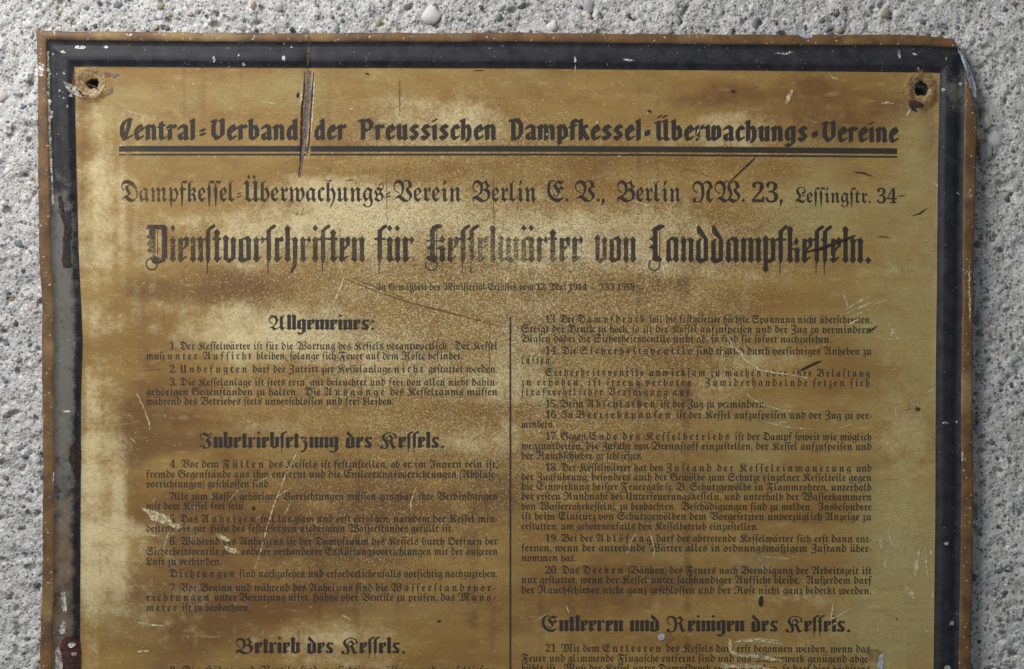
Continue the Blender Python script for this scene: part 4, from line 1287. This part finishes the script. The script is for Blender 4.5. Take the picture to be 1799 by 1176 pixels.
PEB = {}
for nm, ca, cb in (('slate', (0.085, 0.10, 0.125), (0.17, 0.19, 0.215)), ('olive', (0.21, 0.19, 0.09), (0.33, 0.30, 0.16)), ('tan', (0.36, 0.30, 0.20), (0.50, 0.44, 0.33)), ('rusty', (0.20, 0.115, 0.075), (0.30, 0.19, 0.13)),
                   ('pale', (0.58, 0.57, 0.54), (0.72, 0.71, 0.68)), ('grey', (0.27, 0.275, 0.28), (0.42, 0.42, 0.415)), ('black', (0.035, 0.037, 0.042), (0.08, 0.082, 0.085)), ('pinkish', (0.42, 0.35, 0.32), (0.55, 0.49, 0.46))):
    t = NT(nm + '_stone')
    a1 = t.noise(5, 4, 0.65); a2 = t.noise(7, 4, 0.7)
    cc = t.mix(t.ramp(a1, 0.3, 0.7), ca, cb)
    cc = t.mix(t.math('MULTIPLY', t.ramp(a2, 0.48, 0.66), 0.6), cc, (0.52, 0.51, 0.50))
    t.bump(a2, 0.5, 0.0008)
    PEB[nm] = t.out(cc, 0.85, 0.2)

import bmesh
PM = []
for k in range(7):
    bm = bmesh.new()
    bmesh.ops.create_icosphere(bm, subdivisions=2, radius=1.0)
    rr = random.Random(300 + k)
    ph = [rr.uniform(0, 6) for _ in range(6)]
    for v in bm.verts:
        c = v.co
        s = 1 + .13 * math.sin(2.3 * c.x + ph[0]) + .13 * math.sin(2.7 * c.z + ph[1]) + .10 * math.sin(4.1 * c.x + 3.3 * c.z + ph[2]) + .12 * math.sin(5.5 * c.x - 4.0 * c.z + ph[3]) + .07 * math.sin(8 * c.x + 7 * c.z + ph[4])
        v.co = c * s
    me = bpy.data.meshes.new('pebble')
    bm.to_mesh(me); bm.free()
    me.polygons.foreach_set('use_smooth', np.ones(len(me.polygons), dtype=bool))
    PM.append(me)


def pebble(x, y, rx, ry, tone, rot=0.0, proud=0.24):
    i = min(max(int(round((y + 260) / STEP)), 0), len(wy) - 1)
    j = min(max(int(round((x + 260) / STEP)), 0), len(wx) - 1)
    hgt = float(np.median(GH[max(0, i - 2):i + 3, max(0, j - 2):j + 3])) + WALL_H
    me = random.choice(PM)
    key = (me.name, tone)
    if key not in GC:
        m2 = me.copy(); m2.name = 'pebble'
        m2.materials.append(PEB[tone])
        GC[key] = m2
    o = bpy.data.objects.new('pebble', GC[key])
    C.objects.link(o)
    o.parent = wall
    r = min(rx, ry)
    dep = r * 0.7
    hgt = min(hgt, -5.0 + WALL_H + 12.0)
    o.location = P(x, y, hgt + dep * (proud - 0.65))
    o.scale = (rx * S, dep * S, ry * S)
    o.rotation_euler = (random.uniform(-.15, .15), rot, random.uniform(-.15, .15))
    return o


SEEN = [(200, 5, 9, 8, 'slate'), (278, 8, 10, 5.5, 'olive'), (329, 20, 7, 6.5, 'pinkish'), (346, 18, 5, 3.5, 'slate'), (365, 18, 4.5, 4, 'rusty'), (163, 44, 5, 5, 'black'), (145, 45, 6, 4.5, 'slate'), (268, 44, 9, 7, 'tan'), (288, 45, 6, 6, 'slate'),
        (97, 19, 5, 4, 'olive'), (121, 31, 4, 5, 'rusty'), (165, 25, 5, 4, 'grey'), (147, 10, 6, 4, 'slate'), (443, 8, 8, 7, 'rusty'), (663, 37, 6, 8.5, 'olive'), (680, 15, 8, 6, 'grey'), (693, 9, 7, 6, 'pale'), (584, 28, 4, 4, 'black'),
        (599, 34, 5, 5, 'slate'), (752, 21, 22, 17, 'pale'), (824, 22, 6, 3.6, 'black'), (806, 11, 6, 5, 'tan'), (876, 27, 7, 7, 'slate'), (808, 30, 5.5, 4.5, 'slate'), (817, 30, 4, 4, 'grey'), (895, 40, 5, 4, 'black'), (592, 10, 5, 6, 'olive'), (555, 7, 5, 4, 'slate'),
        (510, 47, 4, 4, 'black'), (486, 12, 9, 8, 'grey'), (547, 45, 8, 4, 'grey'), (730, 54, 7, 6, 'pale'), (1034, 10, 11, 13, 'grey'), (1047, 22, 6, 9, 'pale'), (1036, 26, 6, 6, 'tan'), (1203, 3, 11, 6, 'grey'), (1191, 32, 7, 10, 'grey'), (1115, 24, 7, 6, 'pinkish'),
        (1222, 22, 5, 5, 'pinkish'), (970, 42, 11, 12, 'pale'), (932, 53, 4, 4, 'black'), (1175, 54, 7, 5, 'grey'), (1245, 50, 4, 4, 'black'), (1561, 20, 7.5, 12, 'olive'), (1580, 20, 9, 11, 'pale'), (1527, 24, 4, 4, 'slate'), (1448, 33, 6, 5, 'slate'),
        (1463, 56, 8, 5, 'slate'), (1366, 38, 4, 4.5, 'black'), (1473, 17, 5, 6, 'olive'), (1771, 12, 6, 6, 'slate'), (1753, 38, 9, 7, 'grey'), (1667, 47, 5, 5, 'slate'), (1687, 46, 6, 5.5, 'slate'), (1660, 54, 4, 3, 'black'), (1688, 7, 4, 4, 'grey'),
        (1655, 2, 10, 6, 'pale'), (1786, 2, 8, 5, 'rusty'), (1419, 45, 5, 4.5, 'black'), (48, 331, 5, 5, 'tan'), (16, 525, 9, 5.5, 'rusty'), (50, 540, 7, 6, 'tan'), (36, 474, 5, 5, 'black'), (23, 567, 6, 6, 'black'), (4, 604, 6, 6, 'slate'),
        (26, 600, 6, 5, 'grey'), (49, 604, 5, 4, 'slate'), (12, 622, 6, 4, 'tan'), (4, 670, 5, 5, 'slate'), (6, 730, 8, 4.5, 'rusty'), (64, 757, 5, 5, 'grey'), (30, 790, 8, 6, 'slate'), (47, 815, 4, 8, 'grey'), (68, 836, 6, 6, 'slate'), (3, 843, 5, 5, 'rusty'),
        (10, 852, 5, 4, 'slate'), (70, 838, 4, 4, 'black'), (40, 297, 8, 6, 'grey'), (58, 289, 4, 3, 'black'), (66, 340, 4, 3, 'black'), (1740, 510, 4.5, 4.5, 'slate'), (1733, 767, 5, 4.5, 'slate'), (1747, 778, 5, 5, 'slate'), (1748, 790, 5, 4, 'grey'),
        (1763, 686, 4, 3.6, 'black'), (1739, 530, 7, 6, 'grey'), (1772, 504, 5, 4, 'slate'), (1738, 910, 5, 5, 'slate'), (1757, 927, 4, 4, 'black'), (1764, 997, 5, 5, 'slate'), (1727, 1065, 6, 7, 'grey'), (1725, 1132, 5, 4, 'black'), (1759, 1100, 5, 6, 'tan'),
        (1739, 212, 14, 13, 'pale'), (1750, 240, 18, 20, 'pale'), (1733, 330, 5, 5, 'slate'), (1757, 335, 4, 4, 'rusty'), (1790, 330, 6, 9, 'grey'), (1722, 430, 6, 8, 'slate'), (62, 1030, 5, 6, 'black'), (63, 1010, 5, 5, 'grey'), (20, 1115, 5, 5, 'slate'), (10, 1052, 5, 5, 'rusty')]
for x, y, a, b, tone in SEEN:
    pebble(x, y, a, b, tone, random.uniform(-.4, .4))
cnt = 0
while cnt < 150:
    x, y = random.uniform(-120, 1920), random.uniform(-120, 1300)
    if not (x < 70 or x > 1712 or y < 55):
        continue
    if any((x - q[0]) ** 2 + (y - q[1]) ** 2 < 16 ** 2 for q in SEEN):
        continue
    r = min(3.4 + random.expovariate(1 / 1.9), 13)
    tone = random.choices(['slate', 'olive', 'tan', 'rusty', 'pale', 'grey', 'black', 'pinkish'], [18, 5, 12, 5, 16, 22, 12, 8])[0]
    pebble(x, y, r * random.uniform(.9, 1.5), r * random.uniform(.8, 1.1), tone, random.uniform(-1.5, 1.5))
    cnt += 1
